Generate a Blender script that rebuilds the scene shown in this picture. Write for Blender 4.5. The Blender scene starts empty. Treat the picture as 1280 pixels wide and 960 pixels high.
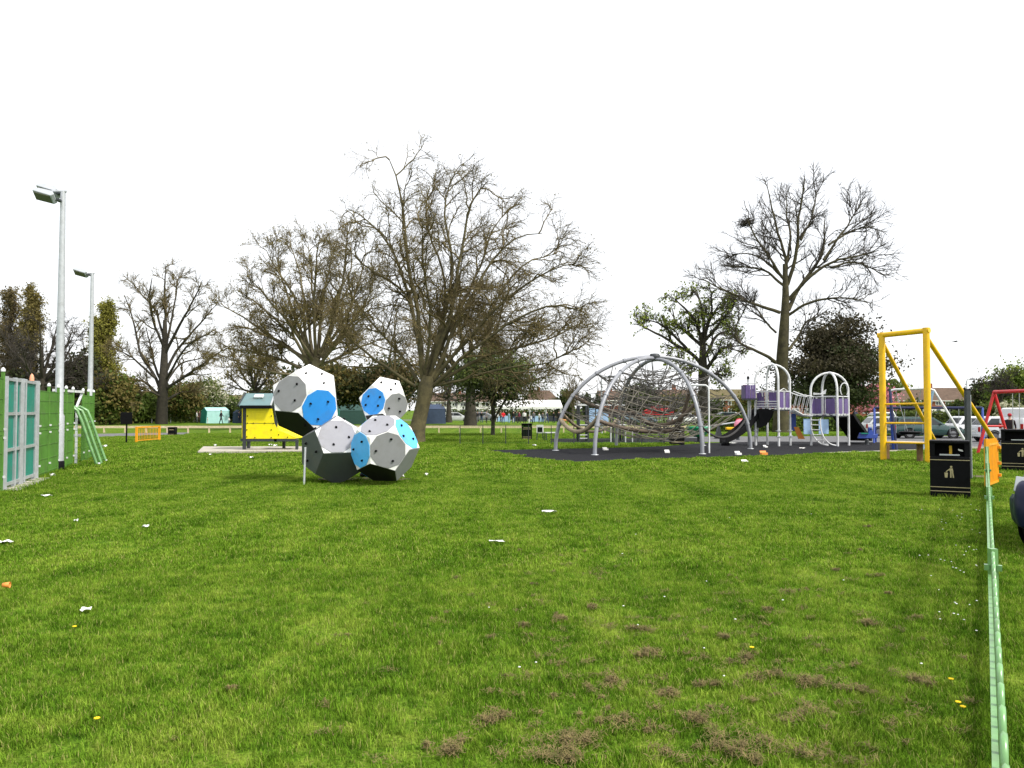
import bpy, bmesh, math, random
import numpy as np
from mathutils import Vector, Matrix

sc = bpy.context.scene
C = sc.collection
RNG = np.random.default_rng(7)
random.seed(7)
R = math.radians

# ------------------------------------------------------------------ camera
F = 995.0                                   # focal length in photo pixels (1280 wide)
CAM = np.array([0.0, 0.0, 1.9])
PITCH = math.atan2(32.0, F)
cd = bpy.data.cameras.new('camera'); cam = bpy.data.objects.new('camera', cd); C.objects.link(cam)
cd.sensor_width = 36.0; cd.lens = 36.0 * F / 1280.0; cd.clip_end = 3000; cd.clip_start = 0.05
cam.location = CAM; cam.rotation_euler = (R(90) + PITCH, 0, 0)
sc.camera = cam
cp, sp = math.cos(PITCH), math.sin(PITCH)

# ------------------------------------------------------------------ sky, sun, exposure
SUN_EL, SUN_AZ = R(50), R(122)              # azimuth from +Y towards +X
w = bpy.data.worlds.new('World'); sc.world = w; w.use_nodes = True
nt = w.node_tree; nt.nodes.clear()
out = nt.nodes.new('ShaderNodeOutputWorld'); bg = nt.nodes.new('ShaderNodeBackground')
sky = nt.nodes.new('ShaderNodeTexSky'); sky.sky_type = 'NISHITA'; sky.sun_disc = False
sky.sun_elevation = SUN_EL; sky.sun_rotation = SUN_AZ; sky.dust_density = 3.0; sky.air_density = 1.0
mix = nt.nodes.new('ShaderNodeMixRGB'); mix.inputs['Fac'].default_value = 0.88
mix.inputs['Color2'].default_value = (5.6, 5.65, 5.75, 1)      # bright even cloud cover
nt.links.new(sky.outputs[0], mix.inputs['Color1']); nt.links.new(mix.outputs[0], bg.inputs['Color'])
bg.inputs['Strength'].default_value = 0.12
nt.links.new(bg.outputs[0], out.inputs['Surface'])
sd = bpy.data.lights.new('sun', 'SUN'); sun = bpy.data.objects.new('sun', sd); C.objects.link(sun)
sd.energy = 2.3; sd.angle = R(7); sd.color = (1.0, 0.955, 0.88)
sdir = Vector((math.sin(SUN_AZ) * math.cos(SUN_EL), math.cos(SUN_AZ) * math.cos(SUN_EL), math.sin(SUN_EL)))
sun.rotation_euler = sdir.to_track_quat('Z', 'Y').to_euler()
sc.view_settings.view_transform = 'Standard'; sc.view_settings.look = 'None'
sc.view_settings.exposure = 1.0; sc.view_settings.gamma = 1.0
sc.cycles.max_bounces = 6; sc.cycles.diffuse_bounces = 3; sc.cycles.glossy_bounces = 3
sc.cycles.transparent_max_bounces = 8; sc.cycles.transmission_bounces = 4

# ------------------------------------------------------------------ photo pixel -> place
def ray(px, py):
    cx, cy = (px - 640) / F, (480 - py) / F
    d = np.array([cx, cp - cy * sp, sp + cy * cp]); return d / d[1]
def G(px, py, z=0.0):                       # point on the ground (or at height z)
    d = ray(px, py); t = (z - CAM[2]) / d[2]; return CAM + d * t
def At(px, py, y):                          # point at distance y
    return CAM + ray(px, py) * y

# ------------------------------------------------------------------ materials
def mat(name, col, rough=0.6, var=0.18, scale=6.0, metal=0.0, bump=0.0, bscale=40.0, col2=None, spec=0.4, trans=0.0, grime=0.0):
    m = bpy.data.materials.new(name); m.use_nodes = True
    n, l = m.node_tree.nodes, m.node_tree.links
    b = n['Principled BSDF']
    b.inputs['Roughness'].default_value = rough; b.inputs['Metallic'].default_value = metal
    b.inputs['Specular IOR Level'].default_value = spec
    tc = n.new('ShaderNodeTexCoord')
    nz = n.new('ShaderNodeTexNoise'); nz.inputs['Scale'].default_value = scale; nz.inputs['Detail'].default_value = 6
    nz.inputs['Roughness'].default_value = 0.65
    l.new(tc.outputs['Object'], nz.inputs['Vector'])
    rp = n.new('ShaderNodeValToRGB')
    c2 = col2 if col2 else tuple(min(1, c * (1 + var)) for c in col)
    c1 = col if col2 else tuple(c * (1 - var) for c in col)
    rp.color_ramp.elements[0].position = 0.32; rp.color_ramp.elements[1].position = 0.68
    rp.color_ramp.elements[0].color = (*c1, 1); rp.color_ramp.elements[1].color = (*c2, 1)
    l.new(nz.outputs['Fac'], rp.inputs['Fac']); l.new(rp.outputs['Color'], b.inputs['Base Color'])
    if grime:                                # scuffs, dried mud and fading in irregular blotches
        g1 = n.new('ShaderNodeTexNoise'); g1.inputs['Scale'].default_value = 2.3; g1.inputs['Detail'].default_value = 9; g1.inputs['Roughness'].default_value = 0.72
        l.new(tc.outputs['Object'], g1.inputs['Vector'])
        gr = n.new('ShaderNodeMapRange'); gr.inputs['From Min'].default_value = 0.50; gr.inputs['From Max'].default_value = 0.74; gr.inputs['To Max'].default_value = grime
        l.new(g1.outputs['Fac'], gr.inputs['Value'])
        gm = n.new('ShaderNodeMixRGB'); gm.inputs['Color2'].default_value = (0.13, 0.115, 0.08, 1)
        l.new(gr.outputs[0], gm.inputs['Fac']); l.new(rp.outputs['Color'], gm.inputs['Color1']); l.new(gm.outputs[0], b.inputs['Base Color'])
    if bump:
        nb = n.new('ShaderNodeTexNoise'); nb.inputs['Scale'].default_value = bscale; nb.inputs['Detail'].default_value = 4
        l.new(tc.outputs['Object'], nb.inputs['Vector'])
        bp = n.new('ShaderNodeBump'); bp.inputs['Strength'].default_value = bump; bp.inputs['Distance'].default_value = 0.02
        l.new(nb.outputs['Fac'], bp.inputs['Height']); l.new(bp.outputs['Normal'], b.inputs['Normal'])
    if trans:
        tr = n.new('ShaderNodeBsdfTranslucent'); l.new(rp.outputs['Color'], tr.inputs['Color'])
        mx = n.new('ShaderNodeMixShader'); mx.inputs['Fac'].default_value = trans
        l.new(b.outputs[0], mx.inputs[1]); l.new(tr.outputs[0], mx.inputs[2])
        l.new(mx.outputs[0], n['Material Output'].inputs['Surface'])
    return m

def grass_colour(nt):
    """lawn colour from place in the field: dark lush, mid, dry yellow and thatchy brown patches, with fine tuft shadows painted in"""
    n, l = nt.nodes, nt.links
    geo = n.new('ShaderNodeNewGeometry')
    mp = n.new('ShaderNodeMapping'); mp.inputs['Scale'].default_value = (1, 1, 0)
    l.new(geo.outputs['Position'], mp.inputs['Vector'])
    def noise(s, d=4, off=0):
        q = n.new('ShaderNodeTexNoise'); q.inputs['Scale'].default_value = s; q.inputs['Detail'].default_value = d
        if off:
            ad = n.new('ShaderNodeVectorMath'); ad.inputs[1].default_value = (off, off * .7, 0)
            l.new(mp.outputs[0], ad.inputs[0]); l.new(ad.outputs[0], q.inputs['Vector'])
        else: l.new(mp.outputs[0], q.inputs['Vector'])
        return q.outputs['Fac']
    r1 = n.new('ShaderNodeValToRGB'); e = r1.color_ramp.elements
    e[0].position = 0.39; e[0].color = GR_DARK; e[1].position = 0.63; e[1].color = GR_YEL
    k = e.new(0.49); k.color = GR_MID
    acc = None
    mq = n.new('ShaderNodeMapping'); mq.inputs['Rotation'].default_value = (0, 0, R(-24)); mq.inputs['Scale'].default_value = (1.7, 0.10, 0)
    l.new(geo.outputs['Position'], mq.inputs['Vector']); qs = n.new('ShaderNodeTexNoise'); qs.inputs['Scale'].default_value = 1.0; qs.inputs['Detail'].default_value = 3
    l.new(mq.outputs[0], qs.inputs['Vector'])
    for f, wt in ((noise(0.8, 4), .24), (qs.outputs['Fac'], .18), (noise(4.2, 5, 31), .29), (noise(13.0, 3, 57), .29)):  # finest noise puts the shade between grass tufts into the colour
        mm = n.new('ShaderNodeMath'); mm.operation = 'MULTIPLY_ADD'; mm.inputs[1].default_value = wt; mm.inputs[2].default_value = 0.0
        l.new(f, mm.inputs[0])
        if acc: l.new(acc, mm.inputs[2])
        acc = mm.outputs[0]
    l.new(acc, r1.inputs['Fac'])
    return r1.outputs['Color'], noise, geo
GR_DARK = (0.044, 0.110, 0.008, 1); GR_MID = (0.125, 0.232, 0.018, 1); GR_YEL = (0.300, 0.385, 0.055, 1)

def make_blade_mat():
    m = bpy.data.materials.new('grass_blade'); m.use_nodes = True
    n, l = m.node_tree.nodes, m.node_tree.links; n.remove(n['Principled BSDF'])
    col, noise, geo = grass_colour(m.node_tree)
    at = n.new('ShaderNodeAttribute'); at.attribute_name = 'tint'
    hs = n.new('ShaderNodeHueSaturation'); l.new(col, hs.inputs['Color'])
    mr = n.new('ShaderNodeMapRange'); mr.inputs['To Min'].default_value = 0.50; mr.inputs['To Max'].default_value = 1.7
    l.new(at.outputs['Fac'], mr.inputs['Value']); l.new(mr.outputs[0], hs.inputs['Value'])
    dry = n.new('ShaderNodeMapRange'); dry.inputs['From Min'].default_value = 0.91; dry.inputs['From Max'].default_value = 0.94
    l.new(at.outputs['Fac'], dry.inputs['Value'])
    mx = n.new('ShaderNodeMixRGB'); mx.inputs['Color2'].default_value = (0.36, 0.36, 0.11, 1)
    l.new(dry.outputs[0], mx.inputs['Fac']); l.new(hs.outputs[0], mx.inputs['Color1'])
    d = n.new('ShaderNodeBsdfDiffuse'); t = n.new('ShaderNodeBsdfTranslucent'); ms = n.new('ShaderNodeMixShader')
    ms.inputs['Fac'].default_value = 0.35
    l.new(mx.outputs[0], d.inputs['Color']); l.new(mx.outputs[0], t.inputs['Color'])
    l.new(d.outputs[0], ms.inputs[1]); l.new(t.outputs[0], ms.inputs[2])
    l.new(ms.outputs[0], n['Material Output'].inputs['Surface'])
    return m

def make_ground_mat():
    m = bpy.data.materials.new('turf'); m.use_nodes = True
    n, l = m.node_tree.nodes, m.node_tree.links; b = n['Principled BSDF']; b.inputs['Roughness'].default_value = 1.0
    b.inputs['Specular IOR Level'].default_value = 0.05
    col, noise, geo = grass_colour(m.node_tree)
    f = noise(38, 5, 11)
    hs = n.new('ShaderNodeHueSaturation'); l.new(col, hs.inputs['Color'])
    mr = n.new('ShaderNodeMapRange'); mr.inputs['From Min'].default_value = 0.3; mr.inputs['From Max'].default_value = 0.7
    mr.inputs['To Min'].default_value = 0.30; mr.inputs['To Max'].default_value = 0.95
    l.new(f, mr.inputs['Value']); l.new(mr.outputs[0], hs.inputs['Value'])
    l.new(hs.outputs[0], b.inputs['Base Color'])
    bp = n.new('ShaderNodeBump'); bp.inputs['Strength'].default_value = 0.6; bp.inputs['Distance'].default_value = 0.04
    l.new(f, bp.inputs['Height']); l.new(bp.outputs[0], b.inputs['Normal'])
    return m

M = {}
M['turf'] = make_ground_mat(); M['blade'] = make_blade_mat()
M['rubber'] = mat('black_safety_rubber', (0.009, 0.0095, 0.012), 0.9, 0.3, 3, bump=0.4, bscale=120, col2=(0.017, 0.017, 0.020), spec=0.15)
M['asphalt'] = mat('asphalt', (0.13, 0.13, 0.135), 0.95, 0.2, 1.2, bump=0.4, bscale=90)
M['concrete'] = mat('concrete', (0.40, 0.37, 0.31), 0.9, 0.2, 2.5, bump=0.3)
M['galv'] = mat('galvanised_steel', (0.46, 0.48, 0.50), 0.42, 0.12, 9, metal=0.35, grime=0.30)
M['post_grey'] = mat('grey_painted_steel', (0.40, 0.42, 0.45), 0.4, 0.1, 4)
M['arch_grey'] = mat('silver_grey_tube', (0.26, 0.27, 0.30), 0.35, 0.1, 3, spec=0.5, grime=0.40)
M['white_tube'] = mat('white_powder_coat', (0.66, 0.67, 0.68), 0.4, 0.06, 3, grime=0.40)
M['dark_steel'] = mat('dark_steel', (0.035, 0.04, 0.045), 0.5, 0.2, 6)
M['charcoal_post'] = mat('charcoal_post_paint', (0.04, 0.046, 0.052), 0.4, 0.2, 6)
M['black'] = mat('black_plastic', (0.006, 0.006, 0.007), 0.5, 0.25, 9, spec=0.08)
M['slide_black'] = mat('black_slide_plastic', (0.010, 0.010, 0.011), 0.6, 0.2, 4, spec=0.1)
M['gold'] = mat('gold_print', (0.42, 0.36, 0.20), 0.5, 0.1, 20)
M['yellow'] = mat('yellow_paint', (0.80, 0.47, 0.005), 0.35, 0.08, 3, grime=0.40)
M['yellow_panel'] = mat('yellow_panel', (0.86, 0.72, 0.006), 0.5, 0.05, 4, grime=0.30)
M['orange'] = mat('orange_paint', (0.78, 0.33, 0.008), 0.4, 0.1, 4, grime=0.40)
M['green_fence'] = mat('green_powder_coat', (0.082, 0.21, 0.028), 0.5, 0.2, 1.5, grime=.35)
M['rail_green'] = mat('pale_green_rail_paint', (0.15, 0.32, 0.115), 0.30, 0.25, 7, spec=0.7, grime=0.40)
M['teal'] = mat('teal_panel', (0.005, 0.22, 0.16), 0.45, 0.12, 2, grime=0.35)
M['teal_tent'] = mat('teal_canvas', (0.02, 0.26, 0.21), 0.8, 0.12, 2)
M['navy_tent'] = mat('navy_canvas', (0.035, 0.055, 0.10), 0.8, 0.15, 2)
M['pale_teal'] = mat('pale_teal_canvas', (0.36, 0.62, 0.60), 0.8, 0.08, 2)
M['court'] = mat('green_court_surface', (0.06, 0.16, 0.10), 0.9, 0.15, 3)
M['wood'] = mat('weathered_timber', (0.56, 0.46, 0.31), 0.85, 0.22, 6, bump=0.3)
M['board'] = mat('brown_board', (0.20, 0.12, 0.06), 0.8, 0.22, 6)
M['roof_panel'] = mat('blue_grey_roof_panel', (0.13, 0.215, 0.225), 0.5, 0.08, 3, grime=0.50)
M['hpl_white'] = mat('white_panel', (0.84, 0.84, 0.83), 0.45, 0.07, 2.5, grime=0.45)
M['hpl_light'] = mat('light_grey_panel', (0.29, 0.29, 0.32), 0.45, 0.04, 5, grime=0.40)
M['hpl_grey'] = mat('mid_grey_panel', (0.215, 0.22, 0.225), 0.45, 0.05, 5, grime=0.40)
M['hpl_dark'] = mat('dark_grey_panel', (0.075, 0.085, 0.082), 0.5, 0.06, 5, grime=0.40)
M['hpl_black'] = mat('black_panel', (0.018, 0.018, 0.018), 0.5, 0.1, 5, spec=0.2)
M['hpl_blue'] = mat('blue_panel', (0.028, 0.27, 0.72), 0.4, 0.05, 5, grime=0.30)
M['hpl_cyan'] = mat('light_blue_panel', (0.09, 0.46, 0.92), 0.4, 0.05, 5, grime=0.30)
M['edge_wood'] = mat('plywood_edge', (0.42, 0.34, 0.19), 0.8, 0.15, 12)
M['rope'] = mat('grey_rope', (0.075, 0.07, 0.062), 0.9, 0.3, 40)
M['rope_dark'] = mat('dark_rope', (0.035, 0.033, 0.032), 0.9, 0.3, 40)
M['rope_thick'] = mat('tan_thick_rope', (0.30, 0.245, 0.17), 0.9, 0.3, 14, bump=0.8, bscale=30)
M['rope_brown'] = mat('brown_thick_rope', (0.13, 0.10, 0.075), 0.9, 0.3, 14, bump=0.8, bscale=30)
M['purple'] = mat('purple_panel', (0.115, 0.075, 0.215), 0.45, 0.1, 4, grime=0.30)
M['blue_paint'] = mat('blue_paint', (0.03, 0.07, 0.33), 0.4, 0.12, 4, grime=0.35)
M['navy_paint'] = mat('navy_paint', (0.02, 0.025, 0.075), 0.4, 0.12, 4)
M['pale_blue'] = mat('pale_blue_panel', (0.34, 0.50, 0.72), 0.5, 0.1, 4)
M['red_paint'] = mat('red_paint', (0.52, 0.018, 0.025), 0.4, 0.12, 4, grime=0.40)
M['red_canvas'] = mat('red_canvas', (0.75, 0.03, 0.03), 0.7, 0.1, 3)
M['green_plastic'] = mat('green_plastic', (0.01, 0.26, 0.13), 0.4, 0.1, 3)
M['white_canvas'] = mat('white_canvas', (0.80, 0.80, 0.79), 0.8, 0.05, 3)
M['paper'] = mat('white_litter', (0.82, 0.81, 0.78), 0.7, 0.06, 30)
M['card_orange'] = mat('orange_litter', (0.72, 0.26, 0.05), 0.6, 0.1, 30)
M['bark'] = mat('grey_brown_bark', (0.085, 0.068, 0.042), 0.95, 0.4, 3, bump=0.8, bscale=14, col2=(0.17, 0.145, 0.08))
M['bark_moss'] = mat('mossy_bark', (0.050, 0.044, 0.024), 0.95, 0.4, 2.2, bump=0.8, bscale=14, col2=(0.14, 0.118, 0.055))
M['bark_olive'] = mat('olive_bark', (0.030, 0.026, 0.014), 0.95, 0.4, 2.2, bump=0.8, bscale=14, col2=(0.085, 0.074, 0.034))
M['bark_dark'] = mat('dark_bark', (0.030, 0.026, 0.021), 0.95, 0.4, 3, bump=0.8, bscale=14, col2=(0.058, 0.05, 0.036))
M['twig'] = mat('twigs', (0.078, 0.061, 0.028), 0.95, 0.3, 0.5, col2=(0.160, 0.125, 0.052))
M['twig_dark'] = mat('dark_twigs', (0.045, 0.038, 0.030), 0.95, 0.3, 0.5)
def leaf(name, c, c2, s=0.45): return mat(name, c, 0.7, 0.3, s, col2=c2, trans=0.3, spec=0.2)
M['leaf_olive'] = leaf('olive_buds', (0.13, 0.105, 0.034), (0.24, 0.2, 0.06))
M['leaf_poplar'] = leaf('poplar_leaves', (0.16, 0.165, 0.03), (0.32, 0.3, 0.06), 0.3)
M['leaf_brown'] = leaf('brown_catkins', (0.1, 0.075, 0.036), (0.18, 0.145, 0.065))
M['leaf_dark'] = leaf('dark_evergreen_leaves', (0.028, 0.042, 0.016), (0.075, 0.092, 0.032))
M['leaf_cedar'] = leaf('cedar_needles', (0.032, 0.031, 0.018), (0.085, 0.07, 0.038))
M['leaf_mid'] = leaf('mid_green_leaves', (0.052, 0.085, 0.018), (0.14, 0.175, 0.038))
M['leaf_fresh'] = leaf('fresh_green_leaves', (0.15, 0.2, 0.035), (0.28, 0.33, 0.06))
M['leaf_hedge'] = leaf('hedge_leaves', (0.075, 0.125, 0.02), (0.16, 0.22, 0.036))
M['leaf_pink'] = leaf('pink_blossom', (0.45, 0.13, 0.19), (0.72, 0.34, 0.4), 0.8)
M['leaf_white'] = leaf('white_blossom', (0.24, 0.25, 0.12), (0.7, 0.67, 0.52), 1.2)
M['render'] = mat('white_house_render', (0.66, 0.65, 0.62), 0.9, 0.06, 0.6)
M['brick'] = mat('red_brick', (0.24, 0.085, 0.045), 0.9, 0.25, 2.5)
M['roof_tile'] = mat('brown_roof_tiles', (0.105, 0.070, 0.050), 0.9, 0.3, 1.2, bump=0.5, bscale=5)
M['roof_olive'] = mat('mossy_roof_tiles', (0.115, 0.095, 0.045), 0.9, 0.3, 1.2, bump=0.5, bscale=5)
M['frame'] = mat('white_window_frame', (0.75, 0.75, 0.73), 0.5, 0.04, 3)
M['glass'] = mat('window_glass', (0.03, 0.035, 0.04), 0.08, 0.2, 1, spec=0.6)
M['car_glass'] = mat('car_glass', (0.02, 0.025, 0.028), 0.06, 0.1, 1, spec=0.6)
M['tyre'] = mat('tyre_rubber', (0.015, 0.015, 0.016), 0.85, 0.2, 9)
M['rim'] = mat('alloy_rim', (0.22, 0.225, 0.235), 0.35, 0.1, 9, metal=0.5)
M['lamp_glass'] = mat('headlight_lens', (0.38, 0.40, 0.42), 0.10, 0.12, 3, spec=0.8)
M['tail_red'] = mat('tail_light_red', (0.35, 0.01, 0.01), 0.2, 0.1, 9)
M['plate'] = mat('number_plate', (0.78, 0.78, 0.74), 0.5, 0.03, 9)
M['flood_glass'] = mat('floodlight_lens', (0.10, 0.10, 0.065), 0.6, 0.15, 9)
M['thatch'] = mat('dead_grass', (0.058, 0.043, 0.014), 0.95, 0.4, 18.0, col2=(0.25, 0.195, 0.075))
M['petal_white'] = mat('daisy_petals', (0.8, 0.8, 0.78), 0.7, 0.05, 9)
M['petal_yellow'] = mat('dandelion_petals', (0.85, 0.60, 0.01), 0.7, 0.08, 9)
M['soil'] = mat('bare_soil', (0.075, 0.055, 0.032), 0.95, 0.3, 6, bump=0.5, bscale=30, col2=(0.13, 0.10, 0.06))
M['skin'] = mat('skin', (0.50, 0.30, 0.22), 0.6, 0.08, 9)
M['hair'] = mat('hair', (0.03, 0.02, 0.015), 0.7, 0.2, 9)
def paint(name, c): 
    m = mat(name, c, 0.25, 0.03, 2, spec=0.6); m.node_tree.nodes['Principled BSDF'].inputs['Coat Weight'].default_value = 0.6; return m
CLOTH = {}
def cloth(c):
    if c not in CLOTH: CLOTH[c] = mat('cloth', c, 0.9, 0.15, 12)
    return CLOTH[c]

# ------------------------------------------------------------------ builders
def tag(o, label=None, cat=None, group=None, kind=None):
    if label: o['label'] = label
    if cat: o['category'] = cat
    if group: o['group'] = group
    if kind: o['kind'] = kind
    return o
def thing(name, label, cat, loc=(0, 0, 0), rotz=0.0, group=None):
    o = bpy.data.objects.new(name, None); C.objects.link(o); o.empty_display_size = 0.2
    o.location = Vector([float(v) for v in loc]); o.rotation_euler = (0, 0, rotz)
    return tag(o, label, cat, group)
def link(name, me, m, parent=None, kind=None):
    o = bpy.data.objects.new(name, me); C.objects.link(o)
    if m is not None and not me.materials: me.materials.append(m)
    if parent: o.parent = parent
    if kind: o['kind'] = kind
    return o
def dup(root, label=None, loc=None, rotz=None):
    r = root.copy(); C.objects.link(r)
    if label: r['label'] = label
    if loc is not None: r.location = Vector([float(v) for v in loc])
    if rotz is not None: r.rotation_euler = (0, 0, rotz)
    for ch in list(root.children):
        c = ch.copy(); C.objects.link(c); c.parent = r
        for g in list(ch.children):
            d = g.copy(); C.objects.link(d); d.parent = c
    return r

class MB:
    def __init__(s): s.v = []; s.f = []; s.sm = []
    def add(s, vs, fs, smooth=False):
        b = len(s.v); s.v += [tuple(map(float, p)) for p in vs]
        for f in fs: s.f.append(tuple(i + b for i in f)); s.sm.append(smooth)
        return s
    def box(s, c, size, rz=0.0, mtx=None):
        hx, hy, hz = size[0] / 2, size[1] / 2, size[2] / 2
        P = [Vector((x, y, z)) for z in (-hz, hz) for x, y in ((-hx, -hy), (hx, -hy), (hx, hy), (-hx, hy))]
        m = mtx if mtx is not None else Matrix.Rotation(rz, 3, 'Z')
        P = [m @ p + Vector([float(q) for q in c]) for p in P]
        return s.add(P, [(3, 2, 1, 0), (4, 5, 6, 7), (0, 1, 5, 4), (1, 2, 6, 5), (2, 3, 7, 6), (3, 0, 4, 7)])
    def beam(s, a, b, w, h):                # rectangular bar from a to b
        a, b = Vector([float(q) for q in a]), Vector([float(q) for q in b]); d = b - a; L = d.length; d.normalize()
        up = Vector((0, 0, 1)) if abs(d.z) < 0.95 else Vector((1, 0, 0))
        y = up.cross(d).normalized(); z = d.cross(y)
        return s.box((a + b) / 2, (L, w, h), mtx=Matrix((d, y, z)).transposed())
    def tube(s, pts, r, n=8, closed=False):
        P = [Vector([float(q) for q in p]) for p in pts]; k = len(P)
        rr = list(r) if hasattr(r, '__len__') else [r] * k
        ref = Vector((0, 0, 1)) if abs((P[1] - P[0]).normalized().z) < 0.9 else Vector((1, 0, 0))
        vs, fs = [], []
        x = None
        for i in range(k):
            if closed: t = P[(i + 1) % k] - P[i - 1]
            else: t = P[min(i + 1, k - 1)] - P[max(i - 1, 0)]
            t.normalize()
            x = (ref - t * ref.dot(t)).normalized() if x is None else (x - t * x.dot(t)).normalized()
            y = t.cross(x)
            for j in range(n):
                a = 2 * math.pi * j / n; vs.append(P[i] + (x * math.cos(a) + y * math.sin(a)) * rr[i])
        for i in range(k if closed else k - 1):
            i2 = (i + 1) % k
            for j in range(n): fs.append((i * n + j, i * n + (j + 1) % n, i2 * n + (j + 1) % n, i2 * n + j))
        s.add(vs, fs, True)
        if not closed: s.add(vs[:n], [tuple(range(n - 1, -1, -1))]); s.add(vs[-n:], [tuple(range(n))])
        return s
    def prism(s, poly, ext):                # polygon (3d points) pushed along a vector
        P = [Vector([float(q) for q in p]) for p in poly]; e = Vector([float(q) for q in ext]); n = len(P)
        nrm = Vector((0, 0, 0))
        for i in range(n): nrm += P[i].cross(P[(i + 1) % n])
        if nrm.dot(e) > 0: P = P[::-1]
        fs = [tuple(range(n)), tuple(range(2 * n - 1, n - 1, -1))] + [((i + 1) % n, i, n + i, n + (i + 1) % n) for i in range(n)]
        return s.add(P + [p + e for p in P], fs)
    def lathe(s, prof, c=(0, 0, 0), n=16, axis='z', smooth=True):
        vs = []
        for r, h in prof:
            for j in range(n):
                a = 2 * math.pi * j / n; u, v = r * math.cos(a), r * math.sin(a)
                p = (u, v, h) if axis == 'z' else ((h, u, v) if axis == 'x' else (v, h, u))
                vs.append((p[0] + c[0], p[1] + c[1], p[2] + c[2]))
        fs = [(i * n + j, i * n + (j + 1) % n, (i + 1) * n + (j + 1) % n, (i + 1) * n + j) for i in range(len(prof) - 1) for j in range(n)]
        return s.add(vs, fs, smooth)
    def ball(s, c, r, n=8, sq=(1, 1, 1)):
        k = max(3, n // 2); vs = [(c[0], c[1], c[2] - r * sq[2])]
        for i in range(1, k):
            t = -math.pi / 2 + math.pi * i / k
            for j in range(n):
                a = 2 * math.pi * j / n
                vs.append((c[0] + r * sq[0] * math.cos(t) * math.cos(a), c[1] + r * sq[1] * math.cos(t) * math.sin(a), c[2] + r * sq[2] * math.sin(t)))
        vs.append((c[0], c[1], c[2] + r * sq[2])); fs = []
        for j in range(n):
            fs.append((0, 1 + (j + 1) % n, 1 + j)); b = 1 + (k - 2) * n
            fs.append((b + j, b + (j + 1) % n, len(vs) - 1))
            for i in range(k - 2): fs.append((1 + i * n + j, 1 + i * n + (j + 1) % n, 1 + (i + 1) * n + (j + 1) % n, 1 + (i + 1) * n + j))
        return s.add(vs, fs, True)
    def mesh(s, name):
        me = bpy.data.meshes.new(name); me.from_pydata(s.v, [], s.f)
        me.polygons.foreach_set('use_smooth', s.sm); me.update(); return me
    def build(s, name, m, parent=None, kind=None, bevel=0.0):
        o = link(name, s.mesh(name), m, parent, kind)
        if bevel:
            b = o.modifiers.new('bevel', 'BEVEL'); b.width = bevel; b.segments = 2; b.limit_method = 'ANGLE'
        return o

def np_mesh(name, V, Fc, smooth=False):
    """V (n,3), Fc (m,k) arrays -> mesh"""
    me = bpy.data.meshes.new(name); n, (m, k) = len(V), Fc.shape
    me.vertices.add(n); me.vertices.foreach_set('co', np.ascontiguousarray(V, dtype=np.float32).ravel())
    me.loops.add(m * k); me.loops.foreach_set('vertex_index', Fc.astype(np.int32).ravel())
    me.polygons.add(m); me.polygons.foreach_set('loop_start', np.arange(0, m * k, k, dtype=np.int32))
    me.polygons.foreach_set('use_smooth', np.full(m, smooth))
    me.update(calc_edges=True); return me

def np_tubes(groups):
    """groups: list of (pts (B,n,3), radii (B,n), sides) -> V, quads"""
    Vs, Fs, base = [], [], 0
    for P, Rr, s in groups:
        B, n, _ = P.shape
        if B == 0: continue
        T = np.empty_like(P); T[:, 1:-1] = P[:, 2:] - P[:, :-2]; T[:, 0] = P[:, 1] - P[:, 0]; T[:, -1] = P[:, -1] - P[:, -2]
        T /= np.linalg.norm(T, axis=2, keepdims=True) + 1e-9
        m = (P[:, -1] - P[:, 0]); ref = np.where(np.abs(m[:, 2:3]) > 0.8 * np.linalg.norm(m, axis=1, keepdims=True), np.array([[1., 0.1, 0]]), np.array([[0, 0.1, 1.]]))
        X = np.cross(T, ref[:, None, :]); X /= np.linalg.norm(X, axis=2, keepdims=True) + 1e-9
        Y = np.cross(T, X)
        a = np.arange(s) * 2 * np.pi / s
        V = P[:, :, None, :] + Rr[:, :, None, None] * (X[:, :, None, :] * np.cos(a)[None, None, :, None] + Y[:, :, None, :] * np.sin(a)[None, None, :, None])
        idx = np.arange(B * n * s).reshape(B, n, s) + base
        q = np.stack([idx[:, :-1], np.roll(idx, -1, 2)[:, :-1], np.roll(idx, -1, 2)[:, 1:], idx[:, 1:]], -1).reshape(-1, 4)
        Vs.append(V.reshape(-1, 3)); Fs.append(q); base += B * n * s
    return np.concatenate(Vs), np.concatenate(Fs)

def leaf_quads(rng, Cn, size, up=0.0, elong=1.6):
    """one leaf-shaped quad at every centre"""
    n = len(Cn); a = rng.normal(size=(n, 3)); a[:, 2] += up; a /= np.linalg.norm(a, axis=1, keepdims=True)
    b = np.cross(a, rng.normal(size=(n, 3))); b /= np.linalg.norm(b, axis=1, keepdims=True)
    s = (size * rng.uniform(0.6, 1.4, n))[:, None]
    V = np.stack([Cn - a * s * elong / 2, Cn + b * s / 2, Cn + a * s * elong / 2, Cn - b * s / 2], 1).reshape(-1, 3)
    return V, np.arange(4 * n).reshape(n, 4)

def resample(pts, n):
    P = np.array(pts, float); d = np.r_[0, np.cumsum(np.linalg.norm(np.diff(P, axis=0), axis=1))]
    # smooth (Catmull-like) by cubic blending of linear interpolation
    t = np.linspace(0, d[-1], n); Q = np.stack([np.interp(t, d, P[:, k]) for k in range(3)], 1)
    for _ in range(2): Q[1:-1] = 0.25 * Q[:-2] + 0.5 * Q[1:-1] + 0.25 * Q[2:]
    return Q

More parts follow.
